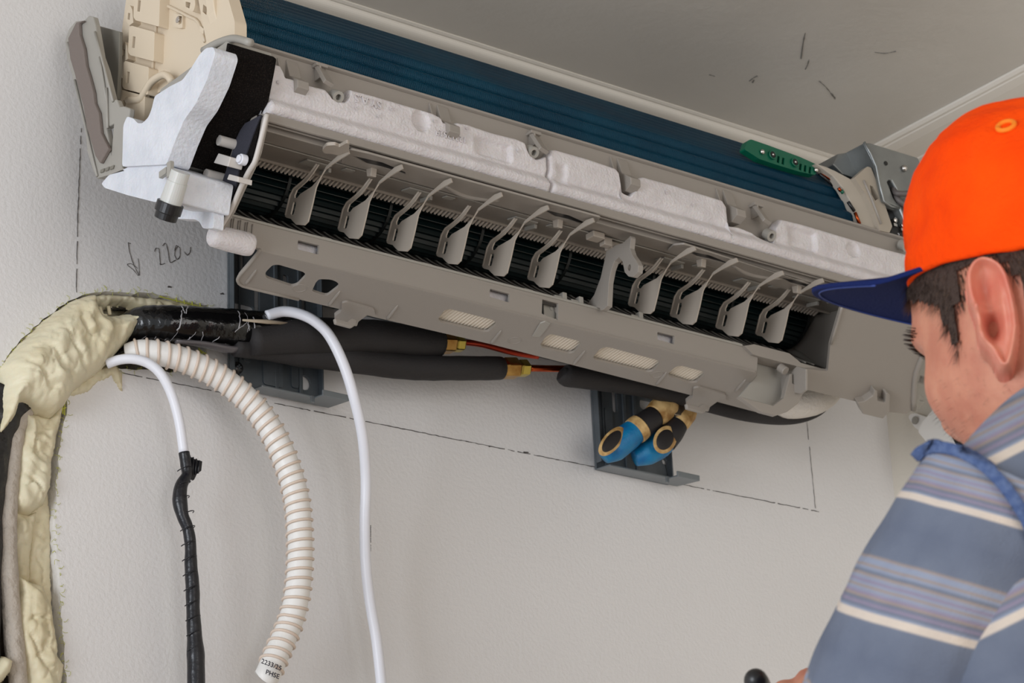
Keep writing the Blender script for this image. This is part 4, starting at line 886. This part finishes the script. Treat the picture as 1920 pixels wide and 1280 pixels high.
def pad(px, pl, nm, m, th, r=.0):
    v, f = plate_uv([fillet([hit(p, pl) for p in px], .004)], pl, th); return G(mesh_obj(nm, v, f, m, bevel=.001))
# soft oval pads with cream edge on the camera-facing side of each grip
def oval(c, ax, bx, nm, m, off):
    vs = []; fs = []; rings = 6; seg = 28; n = (CAM-c).normalized()
    for k in range(rings):
        t = (k+1)/rings
        for j in range(seg):
            a = 2*pi*j/seg; vs.append(c+ax*cos(a)*t+bx*sin(a)*t+n*off*sqrt(max(0, 1.02-t*t)))
    vs.append(c+n*off)
    for k in range(rings-1):
        for j in range(seg): fs.append((k*seg+j, k*seg+(j+1) % seg, (k+1)*seg+(j+1) % seg, (k+1)*seg+j))
    for j in range(seg): fs.append((len(vs)-1, j, (j+1) % seg))
    return G(mesh_obj(nm, vs, fs, m, smooth=True))
for (pc, pa, pb, y) in (((1147, 827), (1165, 806), (1157, 836), -.0560), ((1247, 824), (1260, 806), (1260, 836), -.0680)):
    c = ony(pc, y); A = ony(pa, y)-c; B = ony(pb, y)-c
    oval(c, A*1.20, B*1.22, 'grip_pad_rim', CRM, .0040); oval(c+(CAM-c).normalized()*.0008, A, B, 'grip_pad', BRUB, .0045)
seg_tube('grip_band', [(1202, 799), (1196, 804), (1190, 809)], [-.056, -.0545, -.053], [.0137, .0142, .0140], CRM)
STL = mat('worn_steel', (170, 158, 142), .35, metal=.9, rgb2=(120, 104, 88), vscale=90)
G(plate('pliers_jaw', [(1236, 772), (1246, 745), (1262, 738), (1300, 742), (1312, 750), (1306, 768), (1284, 780), (1266, 778), (1256, 766)], ply(-.070), .010, STL, bevel=.0012))
c = ony((1290, 752), -.0705); mb = MB(); mb.tube([c, c+Vector((0, -.002, -.001))], [.0072, .0068], 26); G(mb.obj('pivot_bolt', STL, bevel=.0005))
G(plate('pliers_jaw', [(1262, 738), (1300, 735), (1325, 730), (1330, 742), (1312, 752), (1290, 745)], ply(-.071), .008, STL, bevel=.0012))
# ================================================================ white controller on the right wall
RX = XR-.03
WP = mat('white_plastic', (232, 229, 224), .4)
dv = tag(empty('wall_controller', onx((1790, 790), XR)), 'white plastic box with screw lugs and a black dial label on the side wall', 'controller')
DVI = Matrix.Translation(-dv.location)
def D(o): o.parent = dv; o.matrix_parent_inverse = DVI; return o
D(plate('casing', [(1720, 808), (1730, 790), (1775, 736), (1840, 640), (1900, 690), (1860, 800), (1790, 900), (1770, 868)], plx(RX), .030, WP, r=.004, bevel=.002))
for q in ([(1703, 782), (1706, 776), (1716, 774), (1738, 782), (1722, 806), (1714, 800)], [(1757, 710), (1762, 702), (1770, 704), (1784, 712), (1782, 730), (1774, 732)]):
    D(plate('screw_lug', q, plx(XR-.008), .008, WP, r=.002, bevel=.001))
for p in ((1717, 788), (1771, 714)):
    c = onx(p, XR-.009); mb = MB(); mb.cyl(c, c-Vector((.002, 0, 0)), .0045, 20); mb.cyl(c-Vector((.002, 0, 0)), c-Vector((.0025, 0, 0)), .002, 16); D(mb.obj('lug_screw', PL2, bevel=.0004))
D(plate('dial_label', [(1768, 759), (1776, 749), (1800, 745), (1830, 800), (1800, 850), (1776, 800)], plx(RX-.0006), .0006, BLACK, bevel=0))
mb = MB(); c = onx((1800, 782), RX-.0012)
for k in range(9):
    a = k/8*pi+pi*.3; d = Vector((0, cos(a), sin(a))); mb.tube([c+d*.012, c+d*.019], .0005, 5)
D(mb.obj('dial_tick', WP))
from mathutils.bvhtree import BVHTree
# ================================================================ person
_c, _s = cos(radians(48)), sin(radians(48))
F_ = (Vector((.798, -.601, 0))*-_c+Vector((.615, .788, 0))*_s).normalized(); L_ = Vector((-F_.y, F_.x, 0))
EAR = CAM+ray(1861, 600)*1.6; HC = EAR-L_*.078+F_*.005
def w_(f, l, z): return HC+F_*f+L_*l+Z_*z
def proj(p):
    v = RM.transposed() @ (Vector(p)-CAM); return (960+FPX*v.x/v.z, 640+FPX*v.y/v.z)
SKIN = mat('skin', (206, 142, 114), .5, bump=.0004, bscale=420, rgb2=(190, 120, 96), vscale=45, sss=.18, detail=4)
# second rgb drift for the ear
ESKIN = mat('ear_skin', (214, 140, 116), .45, bump=.0002, bscale=500, rgb2=(208, 118, 98), vscale=50, sss=.25)
PR = tag(empty('person', w_(0, 0, -.75)), 'person in orange cap and blue striped shirt, seen from behind, facing the air conditioner', 'person')
PRI = Matrix.Translation(-PR.location)
def H(o, par=None):
    o.parent = par or PR
    o.matrix_parent_inverse = PRI if par is None else Matrix()
    return o
LV = [(.131, .030, .035, .030), (.124, .055, .060, .048), (.108, .076, .082, .063), (.085, .089, .095, .072), (.055, .095, .101, .0765), (.030, .095, .102, .0775), (.008, .091, .101, .0770), (-.012, .089, .097, .0755),
      (-.035, .080, .086, .0705), (-.055, .064, .072, .0600), (-.075, .056, .060, .049), (-.092, .050, .050, .042), (-.106, .044, .035, .032), (-.114, .045, .015, .025)]
def head_mesh():
    N = 96; M = 90; vs = []; fs = []
    for j in range(M+1):
        t = j/M*(len(LV)-1); k = min(int(t), len(LV)-2); u = t-k
        def cr(i):
            g = lambda q: LV[max(0, min(len(LV)-1, q))][i]
            p0, p1, p2, p3 = g(k-1), g(k), g(k+1), g(k+2)
            return .5*(2*p1+(p2-p0)*u+(2*p0-5*p1+4*p2-p3)*u*u+(3*p1-p0-3*p2+p3)*u**3)
        z, a, b, w = cr(0), cr(1), cr(2), cr(3)
        for i in range(N):
            th = 2*pi*i/N; c, s = cos(th), sin(th); e = .86 if c > 0 else .95
            f = (a if c > 0 else b)*(abs(c)**e)*(1 if c > 0 else -1); l = w*(abs(s)**.92)*(1 if s > 0 else -1)
            G_ = lambda cf, cl, cz, sl, sz, amp: amp*exp(-((abs(l)-cl)/sl)**2-((z-cz)/sz)**2) if f > 0 else 0
            f += G_(0, 0, -.022, .011, .016, .014)+G_(0, 0, .004, .008, .02, .007)+G_(0, .030, .026, .022, .007, .006)-G_(0, .032, .008, .014, .011, .012)+G_(0, .045, -.018, .018, .016, .003)
            f += G_(0, 0, -.052, .018, .005, .004)+G_(0, 0, -.063, .016, .005, .004)-G_(0, 0, -.0575, .02, .002, .003)+G_(0, 0, -.095, .018, .012, .004)
            # temple hollow and jaw corner
            l += (.003 if l > 0 else -.003)*exp(-((f-.0)/.03)**2-((z+.055)/.02)**2)-(.004 if l > 0 else -.004)*exp(-((f-.055)/.02)**2-((z-.02)/.03)**2)
            vs.append(w_(f, l, z))
    fs = [(j*N+i, j*N+(i+1) % N, (j+1)*N+(i+1) % N, (j+1)*N+i) for j in range(M) for i in range(N)]
    fs += [tuple(range(N)), tuple(M*N+i for i in range(N))[::-1]]
    return vs, fs
hv, hf = head_mesh()
mb = MB(); mb.add(hv, hf)
def lt(pts, r, n=6, seg=24, flat=1.0, up=None):
    pp = smoothpath([w_(*p) for p in pts], n); mb.tube(pp, lerp_list(r, len(pp)), seg, flat=flat, up=up)
lt([(-.022, 0, -.02), (-.03, 0, -.07), (-.05, 0, -.12), (-.06, 0, -.17)], [.055, .056, .060, .070])
SL = (-.05, .18, -.172); SR = (-.02, -.19, -.19)
lt([SL, (-.07, .10, -.125), (-.08, 0, -.12), (-.06, -.10, -.14), SR], [.026, .045, .055, .045, .026])
lt([(-.04, 0, -.16), (-.03, 0, -.28), (-.03, 0, -.45), (-.04, 0, -.70)], [.12, .135, .125, .13], seg=32)
EL = (.10, .125, -.36); WL = (.222, .026, -.196)
lt([(SL[0]+.01, SL[1]-.02, SL[2]), (.02, .168, -.26), EL], [.022, .028, .028]); lt([EL, (.17, .11, -.29), WL], [.037, .036, .026])
ER = (.12, -.23, -.42); WRR = (.30, -.12, -.34)
lt([SR, (.05, -.22, -.31), ER], [.046, .043, .036]); lt([ER, (.21, -.18, -.38), WRR], [.037, .036, .026])
def hand(Wr, sgn, d, up_, curl):
    """palm and five fingers starting at wrist Wr, pointing along d (local f,l,z)"""
    W = w_(*Wr); D = (F_*d[0]+L_*d[1]+Z_*d[2]).normalized(); Upv = (F_*up_[0]+L_*up_[1]+Z_*up_[2]); Upv = (Upv-D*Upv.dot(D)).normalized(); Sd = D.cross(Upv)*sgn
    for k in range(4):
        o = (k-1.5)*.019; b = W+Sd*o*.6+D*.012; kn = W+Sd*o+D*(.088-.003*abs(k-1))
        mb.tube([W+Sd*o*.4, W+Sd*o*.8+D*.045, kn], [.017, .0145, .0115], 14)
        ln = (.040, .046, .043, .034)[k]; p = kn; q = [kn]; dd = D.copy()
        for j, fr in enumerate((1, .65, .5)):
            dd = (Matrix.Rotation(-curl*(1 if j else .7)*sgn, 3, Sd) @ dd); p = p+dd*ln*fr; q.append(p)
        q = smoothpath(q, 4); mb.tube(q, lerp_list([.0100, .0092, .0084, .0070], len(q)), 12)
    th0 = W+D*.02-Sd*.018; th1 = W+D*.050-Sd*.042-Upv*.012; th2 = W+D*.075-Sd*.040-Upv*.032; th3 = W+D*.090-Sd*.022-Upv*.044
    q = smoothpath([th0, th1, th2, th3], 4); mb.tube(q, lerp_list([.015, .0125, .0105, .008], len(q)), 12)
hand(WL, 1, (.62, -.45, .40), (.25, .35, .9), .75); hand(WRR, -1, (.8, .4, .3), (.1, .1, 1), .7)
body = H(mb.obj('body', SKIN, smooth=True)); rm = body.modifiers.new('remesh', 'REMESH'); rm.mode = 'VOXEL'; rm.voxel_size = .0026; rm.use_smooth_shade = True
smo = body.modifiers.new('smooth', 'SMOOTH'); smo.factor = .5; smo.iterations = 2
# ear (joined to the side of the head)
NE = (L_*.80-F_*.60).normalized(); EU = Z_.cross(NE).normalized(); EP = (EAR+NE*.004, EU, Z_)
def ear():
    O = [(1841, 487), (1822, 497), (1810, 520), (1811, 545), (1816, 570), (1824, 590), (1830, 612), (1832, 636), (1840, 656), (1855, 668), (1866, 690), (1874, 702), (1887, 706), (1899, 700), (1906, 680), (1911, 655), (1914, 625), (1911, 595), (1904, 560), (1894, 526), (1882, 506), (1862, 491)]
    P2 = fillet([hit(p, EP) for p in O], .006, 4); k = 1/3150.
    def g(cx, cy, rx, ry): c = hit((cx, cy), EP); return lambda u, v: exp(-((u-c[0])/(rx*k))**2-((v-c[1])/(ry*k))**2)
    b1 = g(1848, 548, 20, 40); b2 = g(1860, 612, 15, 28); b3 = g(1838, 610, 8, 12); tr = g(1840, 640, 12, 16); ah = g(1884, 590, 9, 80); cr = g(1836, 588, 26, 8); lob = g(1887, 680, 16, 24)
    xs_ = [p[0] for p in P2]; zs_ = [p[1] for p in P2]; st = .0007; nx = int((max(xs_)-min(xs_))/st)+5; nz = int((max(zs_)-min(zs_))/st)+5; idx = {}; vs = []; fs = []
    zt = max(zs_); 
    for i in range(nx):
        for j in range(nz):
            u = min(xs_)-2*st+i*st; v = min(zs_)-2*st+j*st; d = dist_edge((u, v), P2)
            if inside((u, v), P2):
                h = .0075*(1-max(0, 1-d/.0022)**2)**.5+.0058*exp(-((d-.0030)/.0019)**2)
                h += -.0100*b1(u, v)-.018*b2(u, v)+.004*tr(u, v)+.0035*ah(u, v)+.004*cr(u, v)+.001*lob(u, v)
                if d < .0025: h = max(h, -.001)
            elif d < st*1.5: h = -.012
            else: continue
            idx[(i, j)] = len(vs); vs.append(EP[0]+EU*u+Z_*v+NE*h)
    for (i, j) in list(idx):
        if all(q in idx for q in ((i+1, j), (i, j+1), (i+1, j+1))): fs.append((idx[(i, j)], idx[(i+1, j)], idx[(i+1, j+1)], idx[(i, j+1)]))
    return vs, fs
ev, ef = ear()
mir = lambda p: p-L_*2*(p-HC).dot(L_)
for (vv, nm) in ((ev, 'ear'), ([mir(Vector(q)) for q in ev], 'ear')):
    H(mesh_obj(nm, vv, ef, ESKIN, smooth=True))
# eyes
HB = BVHTree.FromPolygons([tuple(v) for v in hv], hf)
for sg in (1, -1):
    c = w_(.070, sg*.031, .008); mb = MB(); N = 12; mb.tube([c+Vector((0, 0, .0115*cos(a*pi/N))) for a in range(N+1)], [max(1e-4, .0115*sin(a*pi/N)) for a in range(N+1)], 20); H(mb.obj('eye', WCABLE, smooth=True))
    mb = MB()
    for k in range(22):
        a = -.9+k*.085; p = w_(.075+.003*cos(a), sg*(.034+.018*sin(a)), -.004+.002*cos(a)); q = p+F_*.0025+L_*sg*.001*sin(a)-Z_*.004; mb.tube([p, p.lerp(q, .5)-Z_*.0015, q], [.00025, .0002, .0001], 4)
    H(mb.obj('eyelashes', mat('hair_dark', (34, 24, 20), .5), smooth=True))
    mb = MB()
    for k in range(60):
        a = random.uniform(-1, 1); p0 = w_(.2, sg*(.032+.022*a), .026+random.uniform(-.003, .003)-.003*a*a); p = HB.ray_cast(p0, -F_)[0] or w_(.08, 0, .02); q = p+L_*sg*.006+F_*.002; mb.tube([p, q], [.0004, .0001], 4)
    H(mb.obj('eyebrow', MATS['hair_dark'], smooth=True))
# hair
HP2 = [(1690, 420), (2500, 420), (2500, 900), (2150, 820), (2040, 740), (1960, 640), (1915, 560), (1892, 512), (1850, 487), (1816, 502), (1807, 522), (1812, 556), (1797, 590), (1803, 640), (1800, 668), (1788, 655), (1775, 620), (1766, 582), (1733, 572), (1690, 572)]
HAIR = mat('hair_brown', (54, 40, 31), .5, rgb2=(30, 22, 18), vscale=300); HAIR2 = mat('hair_brown_light', (92, 70, 52), .45)
def hair_ok(p):
    q = p-HC; l = q.dot(L_)
    if l < 0: p = p-L_*2*l
    if (p-HC).z > .075: return False
    return inside(proj(p), HP2)
cap_v = []; N = 96
sc = {}; vs = []; fs = []
for k, p in enumerate(hv):
    p = Vector(p)
    if hair_ok(p):
        c = HC+Z_*(p-HC).z*.6; sc[k] = len(vs); vs.append(p+(p-c).normalized()*(.0022+.0008*noise.noise(p*200)))
for f in hf:
    if len(f) == 4 and all(i in sc for i in f): fs.append(tuple(sc[i] for i in f))
hair = H(mesh_obj('hair', vs, fs, mat('scalp_dark', (60, 43, 34), .8, bump=.002, bscale=500), smooth=True))
def strands(n, test, L0, L1, r, seed, dirfn, pool):
    random.seed(seed); mb = MB(); c = 0
    while c < n:
        f = pool[random.randrange(len(pool))]; a, b, d, e = [Vector(hv[i]) for i in f]; u, v = random.random(), random.random()
        p = (a*(1-u)+b*u)*(1-v)+(e*(1-u)+d*u)*v; c += 1
        if not test(p): continue
        nrm = (p-(HC+Z_*(p-HC).z*.6)).normalized(); D = dirfn(p, nrm); L = random.uniform(L0, L1)
        D = (D+Vector([random.uniform(-.3, .3) for _ in range(3)])).normalized(); side = D.cross(nrm).normalized()*r
        q0 = p+nrm*.0002; q1 = p+nrm*.0022+D*L*.5; q2 = p+nrm*.0036+D*L
        mb.add([q0-side, q0+side, q1+side*.8, q1-side*.8, q2], [(0, 1, 2, 3), (3, 2, 4)])
    return mb
pool = [f for f in hf if len(f) == 4 and hair_ok(Vector(hv[f[0]]))]
dfn = lambda p, n: (Z_*-1.0+F_*(-.35 if (p-HC).dot(F_) < .02 else .35)-n*.1)
m1 = strands(9000, hair_ok, .006, .012, .00028, 5, dfn, pool); H(m1.obj('hair_strands', HAIR), hair)
m2 = strands(3600, hair_ok, .006, .012, .00026, 6, dfn, pool); H(m2.obj('hair_highlights', HAIR2), hair)
def stub_ok(p):
    q = p-HC; f, z = q.dot(F_), q.z
    return -.02 < f < .09 and -.10 < z < -.012-.25*(f-.03) and random.random() < .8
pool2 = [f for f in hf if len(f) == 4 and stub_ok(Vector(hv[f[0]]))]
H(strands(900, stub_ok, .0012, .0030, .00017, 8, lambda p, n: -Z_+n*.3, pool2).obj('stubble', MATS['hair_dark']))
# cap
ORG = mat('orange_wool', (250, 78, 6), .95, bump=.0012, bscale=260, rgb2=(240, 66, 4), vscale=20, spec=.1)
NAVY = mat('navy_cloth', (24, 36, 84), .9, bump=.0008, bscale=500, spec=.1)
CZ = .048
CPF = [(-.007, .985), (.012, 1.02), (.035, 1.02), (.06, .985), (.08, .92), (.098, .80), (.112, .62), (.121, .40), (.126, .18), (.127, .02)]
def cap_pt(th, t, off=0):
    k = min(int(t*(len(CPF)-1)), len(CPF)-2); u = t*(len(CPF)-1)-k; z = CPF[k][0]*(1-u)+CPF[k+1][0]*u; s = CPF[k][1]*(1-u)+CPF[k+1][1]*u
    c, sn = cos(th), sin(th); a = .098 if c > 0 else .108
    f = a*c*s; l = .0870*sn*s; zz = CZ+z*.93
    if c > 0: zz -= .010*c*t*(1-t)*4*.6; f -= .016*t*max(0, c)
    wr = 0.0062*noise.noise(Vector((f*22, l*22, zz*26)))+.0024*noise.noise(Vector((f*60, l*60, zz*50)))
    seam = -.0009*exp(-((((th/(pi/3)) % 1)-.5)/.03)**2)
    r = 1+(wr+seam+off)/.09
    return w_(f*r-.002, l*r, zz+.17*f+(off*.5 if t > .8 else 0))
NT, NM = 120, 60; vs = [cap_pt(2*pi*i/NT, j/NM) for j in range(NM+1) for i in range(NT)]
vs += [cap_pt(2*pi*i/NT, 0, -.003) for i in range(NT)]
fs = [(j*NT+i, j*NT+(i+1) % NT, (j+1)*NT+(i+1) % NT, (j+1)*NT+i) for j in range(NM) for i in range(NT)]+[tuple(NM*NT+i for i in range(NT))]
k0 = (NM+1)*NT; fs += [(i, (i+1) % NT, k0+(i+1) % NT, k0+i) for i in range(NT)]
cap = H(mesh_obj('cap', vs, fs, ORG, smooth=True)); cap['label'] = 'orange wool cap with navy brim'
# brim
nb, nr = 60, 14; vs = []
for side in (0, 1):
    for i in range(nb+1):
        ph = radians(-70+140*i/nb)
        for j in range(nr+1):
            t = j/nr; a0, b0 = .093, .080; a1, b1 = .180, .090
            f = (a0+(a1-a0)*t)*(max(0, cos(ph))**(1-.25*t)); l = (b0+(b1-b0)*t)*sin(ph)
            z = CZ-.001-.008*(l/.09)**2*t+.17*f+.17*max(0, f-.07)-.002*t
            vs.append(w_(f, l, z-.0035*side))
n = (nb+1)*(nr+1); g = lambda s, i, j: s*n+i*(nr+1)+j
fs = [(g(s, i, j), g(s, i+1, j), g(s, i+1, j+1), g(s, i, j+1)) for s in (0, 1) for i in range(nb) for j in range(nr)]
fs += [(g(0, i, nr), g(0, i+1, nr), g(1, i+1, nr), g(1, i, nr)) for i in range(nb)]+[(g(0, e, j), g(0, e, j+1), g(1, e, j+1), g(1, e, j)) for e in (0, nb) for j in range(nr)]
br = mesh_obj('brim', vs, fs, NAVY, smooth=True, bevel=.001); H(br, cap)
mb = MB()
for t in (.93,):
    pts = []
    for i in range(nb+1): pts.append(Vector(vs[g(1, i, 13)])-Z_*.0004)
    mb.tube(pts, .0006, 6)
H(mb.obj('brim_stitching', mat('blue_thread', (52, 72, 140), .8), smooth=True), cap)
c = CAM+ray(1887, 238)*1.5
bv = BVHTree.FromPolygons([tuple(v) for v in [cap_pt(2*pi*i/NT, j/NM) for j in range(NM+1) for i in range(NT)]], [(j*NT+i, j*NT+(i+1) % NT, (j+1)*NT+(i+1) % NT, (j+1)*NT+i) for j in range(NM) for i in range(NT)])
hitp = bv.ray_cast(CAM, ray(1887, 238).normalized())
if hitp[0]:
    p, nn = hitp[0], hitp[1]; nn = nn if nn.dot(CAM-p) > 0 else -nn; U = nn.cross(Z_).normalized(); V = nn.cross(U); mb = MB(); mb.tube([p+nn*.0008+(U*cos(a*pi/10)+V*sin(a*pi/10))*.0052 for a in range(21)], .0016, 8)
    H(mb.obj('eyelet', mat('orange_thread', (240, 130, 10), .7), smooth=True), cap)
# striped shirt
def stripe_mat(name, src, scale, offs):
    m = bpy.data.materials.new(name); m.use_nodes = True; nt = m.node_tree; b = nt.nodes['Principled BSDF']; b.inputs['Roughness'].default_value = .9; b.inputs['Specular IOR Level'].default_value = .15
    tc = nt.nodes.new('ShaderNodeTexCoord'); sep = nt.nodes.new('ShaderNodeSeparateXYZ')
    if src == 'uv': nt.links.new(tc.outputs['UV'], sep.inputs[0]); out = sep.outputs['Y']
    else:
        vm = nt.nodes.new('ShaderNodeVectorMath'); vm.operation = 'DOT_PRODUCT'; vm.inputs[1].default_value = src; nt.links.new(tc.outputs['Object'], vm.inputs[0]); out = vm.outputs['Value']
    ml = nt.nodes.new('ShaderNodeMath'); ml.operation = 'MULTIPLY_ADD'; ml.inputs[1].default_value = scale; ml.inputs[2].default_value = offs; nt.links.new(out, ml.inputs[0])
    fr = nt.nodes.new('ShaderNodeMath'); fr.operation = 'FRACT'; nt.links.new(ml.outputs[0], fr.inputs[0])
    r = nt.nodes.new('ShaderNodeValToRGB'); cr = r.color_ramp
    SLT = (108, 115, 130); SL2_ = (100, 107, 123); BRN = (150, 136, 128); LB = (140, 147, 164); PU = (138, 128, 146); CRE = (204, 190, 176)
    st = [(0, CRE), (.035, CRE), (.05, SLT), (.3, SL2_), (.56, SLT), (.58, BRN), (.60, LB), (.63, LB), (.65, BRN), (.67, LB), (.70, SLT), (.72, BRN), (.745, LB), (.77, PU), (.79, LB), (.81, BRN), (.83, LB), (.86, PU), (.88, BRN), (.90, SLT), (.93, PU), (.95, SLT), (.975, LB), (.985, CRE), (1, CRE)]
    while len(cr.elements) < len(st): cr.elements.new(.5)
    for e, (p, c) in zip(cr.elements, st): e.position = p; e.color = (*s2l(c), 1)
    nt.links.new(fr.outputs[0], r.inputs[0])
    n = nt.nodes.new('ShaderNodeTexNoise'); n.inputs['Scale'].default_value = 60; mx = nt.nodes.new('ShaderNodeMixRGB'); mx.blend_type = 'MULTIPLY'; mx.inputs[0].default_value = .25
    rr_ = nt.nodes.new('ShaderNodeValToRGB'); rr_.color_ramp.elements[0].color = (.6, .62, .7, 1); rr_.color_ramp.elements[0].position = .3; rr_.color_ramp.elements[1].position = .7
    nt.links.new(tc.outputs['Object'], n.inputs['Vector']); nt.links.new(n.outputs[0], rr_.inputs[0]); nt.links.new(r.outputs[0], mx.inputs[1]); nt.links.new(rr_.outputs[0], mx.inputs[2]); nt.links.new(mx.outputs[0], b.inputs['Base Color'])
    n2 = nt.nodes.new('ShaderNodeTexNoise'); n2.inputs['Scale'].default_value = 700; bp = nt.nodes.new('ShaderNodeBump'); bp.inputs['Distance'].default_value = .0005; nt.links.new(tc.outputs['Object'], n2.inputs['Vector']); nt.links.new(n2.outputs[0], bp.inputs['Height']); nt.links.new(bp.outputs[0], b.inputs['Normal'])
    return m
sd = (Z_*.88+L_*.46+F_*.10).normalized()
SH1 = stripe_mat('striped_shirt', tuple(-sd), 13., 25.0); SH2 = stripe_mat('striped_sleeve', 'uv', 15., .62)
mb = MB()
def st_(pts, r, n=8, seg=32): 
    pp = smoothpath([w_(*p) for p in pts], n); mb.tube(pp, lerp_list(r, len(pp)), seg)
st_([SL, (-.07, .11, -.122), (-.085, .05, -.105), (-.085, 0, -.10), (-.075, -.06, -.12), (-.05, -.12, -.15), SR], [.040, .056, .060, .062, .060, .056, .040])
st_([(-.04, .0, -.16), (-.03, 0, -.28), (-.03, 0, -.45), (-.04, 0, -.74)], [.135, .150, .14, .145])
st_([(-.045, .12, -.19), (-.03, .12, -.30), (-.03, .10, -.5)], [.078, .085, .08]); st_([(-.035, -.12, -.19), (-.03, -.12, -.30), (-.03, -.10, -.5)], [.078, .085, .08])
shirt = H(mb.obj('shirt', SH1, smooth=True)); rm = shirt.modifiers.new('remesh', 'REMESH'); rm.mode = 'VOXEL'; rm.voxel_size = .005; rm.use_smooth_shade = True
smo = shirt.modifiers.new('smooth', 'SMOOTH'); smo.iterations = 12; smo.factor = .6
# collar
mb = MB(); col = []
for k in range(33):
    a = 2*pi*k/32; col.append(w_(-.045+.066*cos(a), .066*sin(a), -.085+.0*cos(a)-.035*cos(a)))
mb.tube(col, .006, 10, flat=1); H(mb.obj('collar', SH1, smooth=True))
def sleeve(A, M, B, r, seed):
    pts = smoothpath([w_(*A), w_(*M), w_(*B)], 40); n = len(pts); seg = 64; vs = []; uv = []; T0 = (pts[1]-pts[0]).normalized(); U = T0.cross(Z_).normalized(); Ls = 0
    for i in range(n):
        T = (pts[min(n-1, i+1)]-pts[max(0, i-1)]).normalized(); U = (U-T*U.dot(T)).normalized(); V = T.cross(U); Ls += (pts[i]-pts[i-1]).length if i else 0; t = i/(n-1)
        rr_ = lerp_list(r, n)[i]
        for j in range(seg+1):
            a = 2*pi*j/seg; fold = .0065*t*sin(3*a+2.2*noise.noise(Vector((t*2.2, cos(a), sin(a)+seed))))+.006*noise.noise(Vector((t*2.5+seed, cos(a)*1.6, sin(a)*1.6)))*(.3+t)+.0026*noise.noise(Vector((t*9, cos(a)*5, sin(a)*5+seed)))
            vs.append(pts[i]+(U*cos(a)+V*sin(a))*(rr_+fold)); uv.append((j/seg, Ls+.010*sin(a*1+.6)))
    w = seg+1; fs = [(i*w+j, i*w+j+1, (i+1)*w+j+1, (i+1)*w+j) for i in range(n-1) for j in range(seg)]
    k = len(vs); c0 = pts[0]; 
    o = H(mesh_obj('sleeve', vs, fs, SH2, smooth=True, uv=uv)); sol = o.modifiers.new('cloth', 'SOLIDIFY'); sol.thickness = .0015
    return pts
sp = sleeve((SL[0]-.017, SL[1]-.024, SL[2]+.040), (.02, .170, -.26), (EL[0]+.015, EL[1]-.01, EL[2]-.02), [.050, .059, .063, .062, .060], 3)
sleeve((SR[0]-.01, SR[1]+.03, SR[2]+.02), (.05, -.22, -.31), (ER[0]+.01, ER[1]+.01, ER[2]-.01), [.05, .062, .062, .060, .058], 9)
# seam band on the shoulder: a strip of cloth laid over shirt and sleeve
bpy.context.view_layer.update(); dg = bpy.context.evaluated_depsgraph_get()
def wbvh(o):
    me = o.evaluated_get(dg).to_mesh(); t = BVHTree.FromPolygons([o.matrix_world @ v.co for v in me.vertices], [tuple(p.vertices) for p in me.polygons]); return t
SB = [wbvh(shirt), wbvh(bpy.data.objects['sleeve'])]
path = smoothpath([(1718, 856, 0), (1730, 845, 0), (1752, 838, 0), (1790, 844, 0), (1830, 862, 0), (1868, 894, 0), (1900, 934, 0), (1926, 980, 0), (1950, 1040, 0), (1965, 1110, 0)], 8)
vs = []; fs = []; prev = None
for i, p in enumerate(path):
    a = path[max(0, i-1)]; b = path[min(len(path)-1, i+1)]; t = (b-a).normalized(); nrm = Vector((-t.y, t.x, 0))
    for off in (-11, -7, -3, 0, 3, 7, 11):
        q = (p.x+nrm.x*off, p.y+nrm.y*off); d = ray(*q).normalized(); best = None
        for tr in SB:
            h = tr.ray_cast(CAM, d)
            if h[0] and (best is None or h[3] < best): best = h[3]
        if best is None or (prev and abs(best-prev) > .05): best = prev or 1.5
        prev = best; vs.append(CAM+d*(best-.0022-.0008*(1-abs(off)/11)))
fs = [(i*7+j, i*7+j+1, (i+1)*7+j+1, (i+1)*7+j) for i in range(len(path)-1) for j in range(6)]
sb_ = H(mesh_obj('seam_band', vs, fs, mat('denim_seam', (62, 82, 126), .9, bump=.002, bscale=380, rgb2=(86, 104, 142), vscale=300), smooth=True)); so = sb_.modifiers.new('cloth', 'SOLIDIFY'); so.thickness = .003; so.offset = 0
# tool held in the hand
ta, tb2 = w_(.30, -.035, -.165), CAM+ray(1416, 1272)*1.62
tool = tag(empty('screwdriver', ta), 'black tool handle tip poking up at the bottom edge, held by the person', 'tool'); TI = Matrix.Translation(-tool.location)
mb = MB(); d = (tb2-ta).normalized(); L = (tb2-ta).length; mb.tube([tb2-d*.11, tb2-d*.09, tb2-d*.02, tb2-d*.006, tb2], [.007, .0085, .0078, .0072, .004], 18); o = mb.obj('handle', BLACK, smooth=True); o.parent = tool; o.matrix_parent_inverse = TI
mb = MB(); mb.tube([tb2-d*.11, tb2-d*.19], .0028, 12); o = mb.obj('blade', SCREW, smooth=True); o.parent = tool; o.matrix_parent_inverse = TI
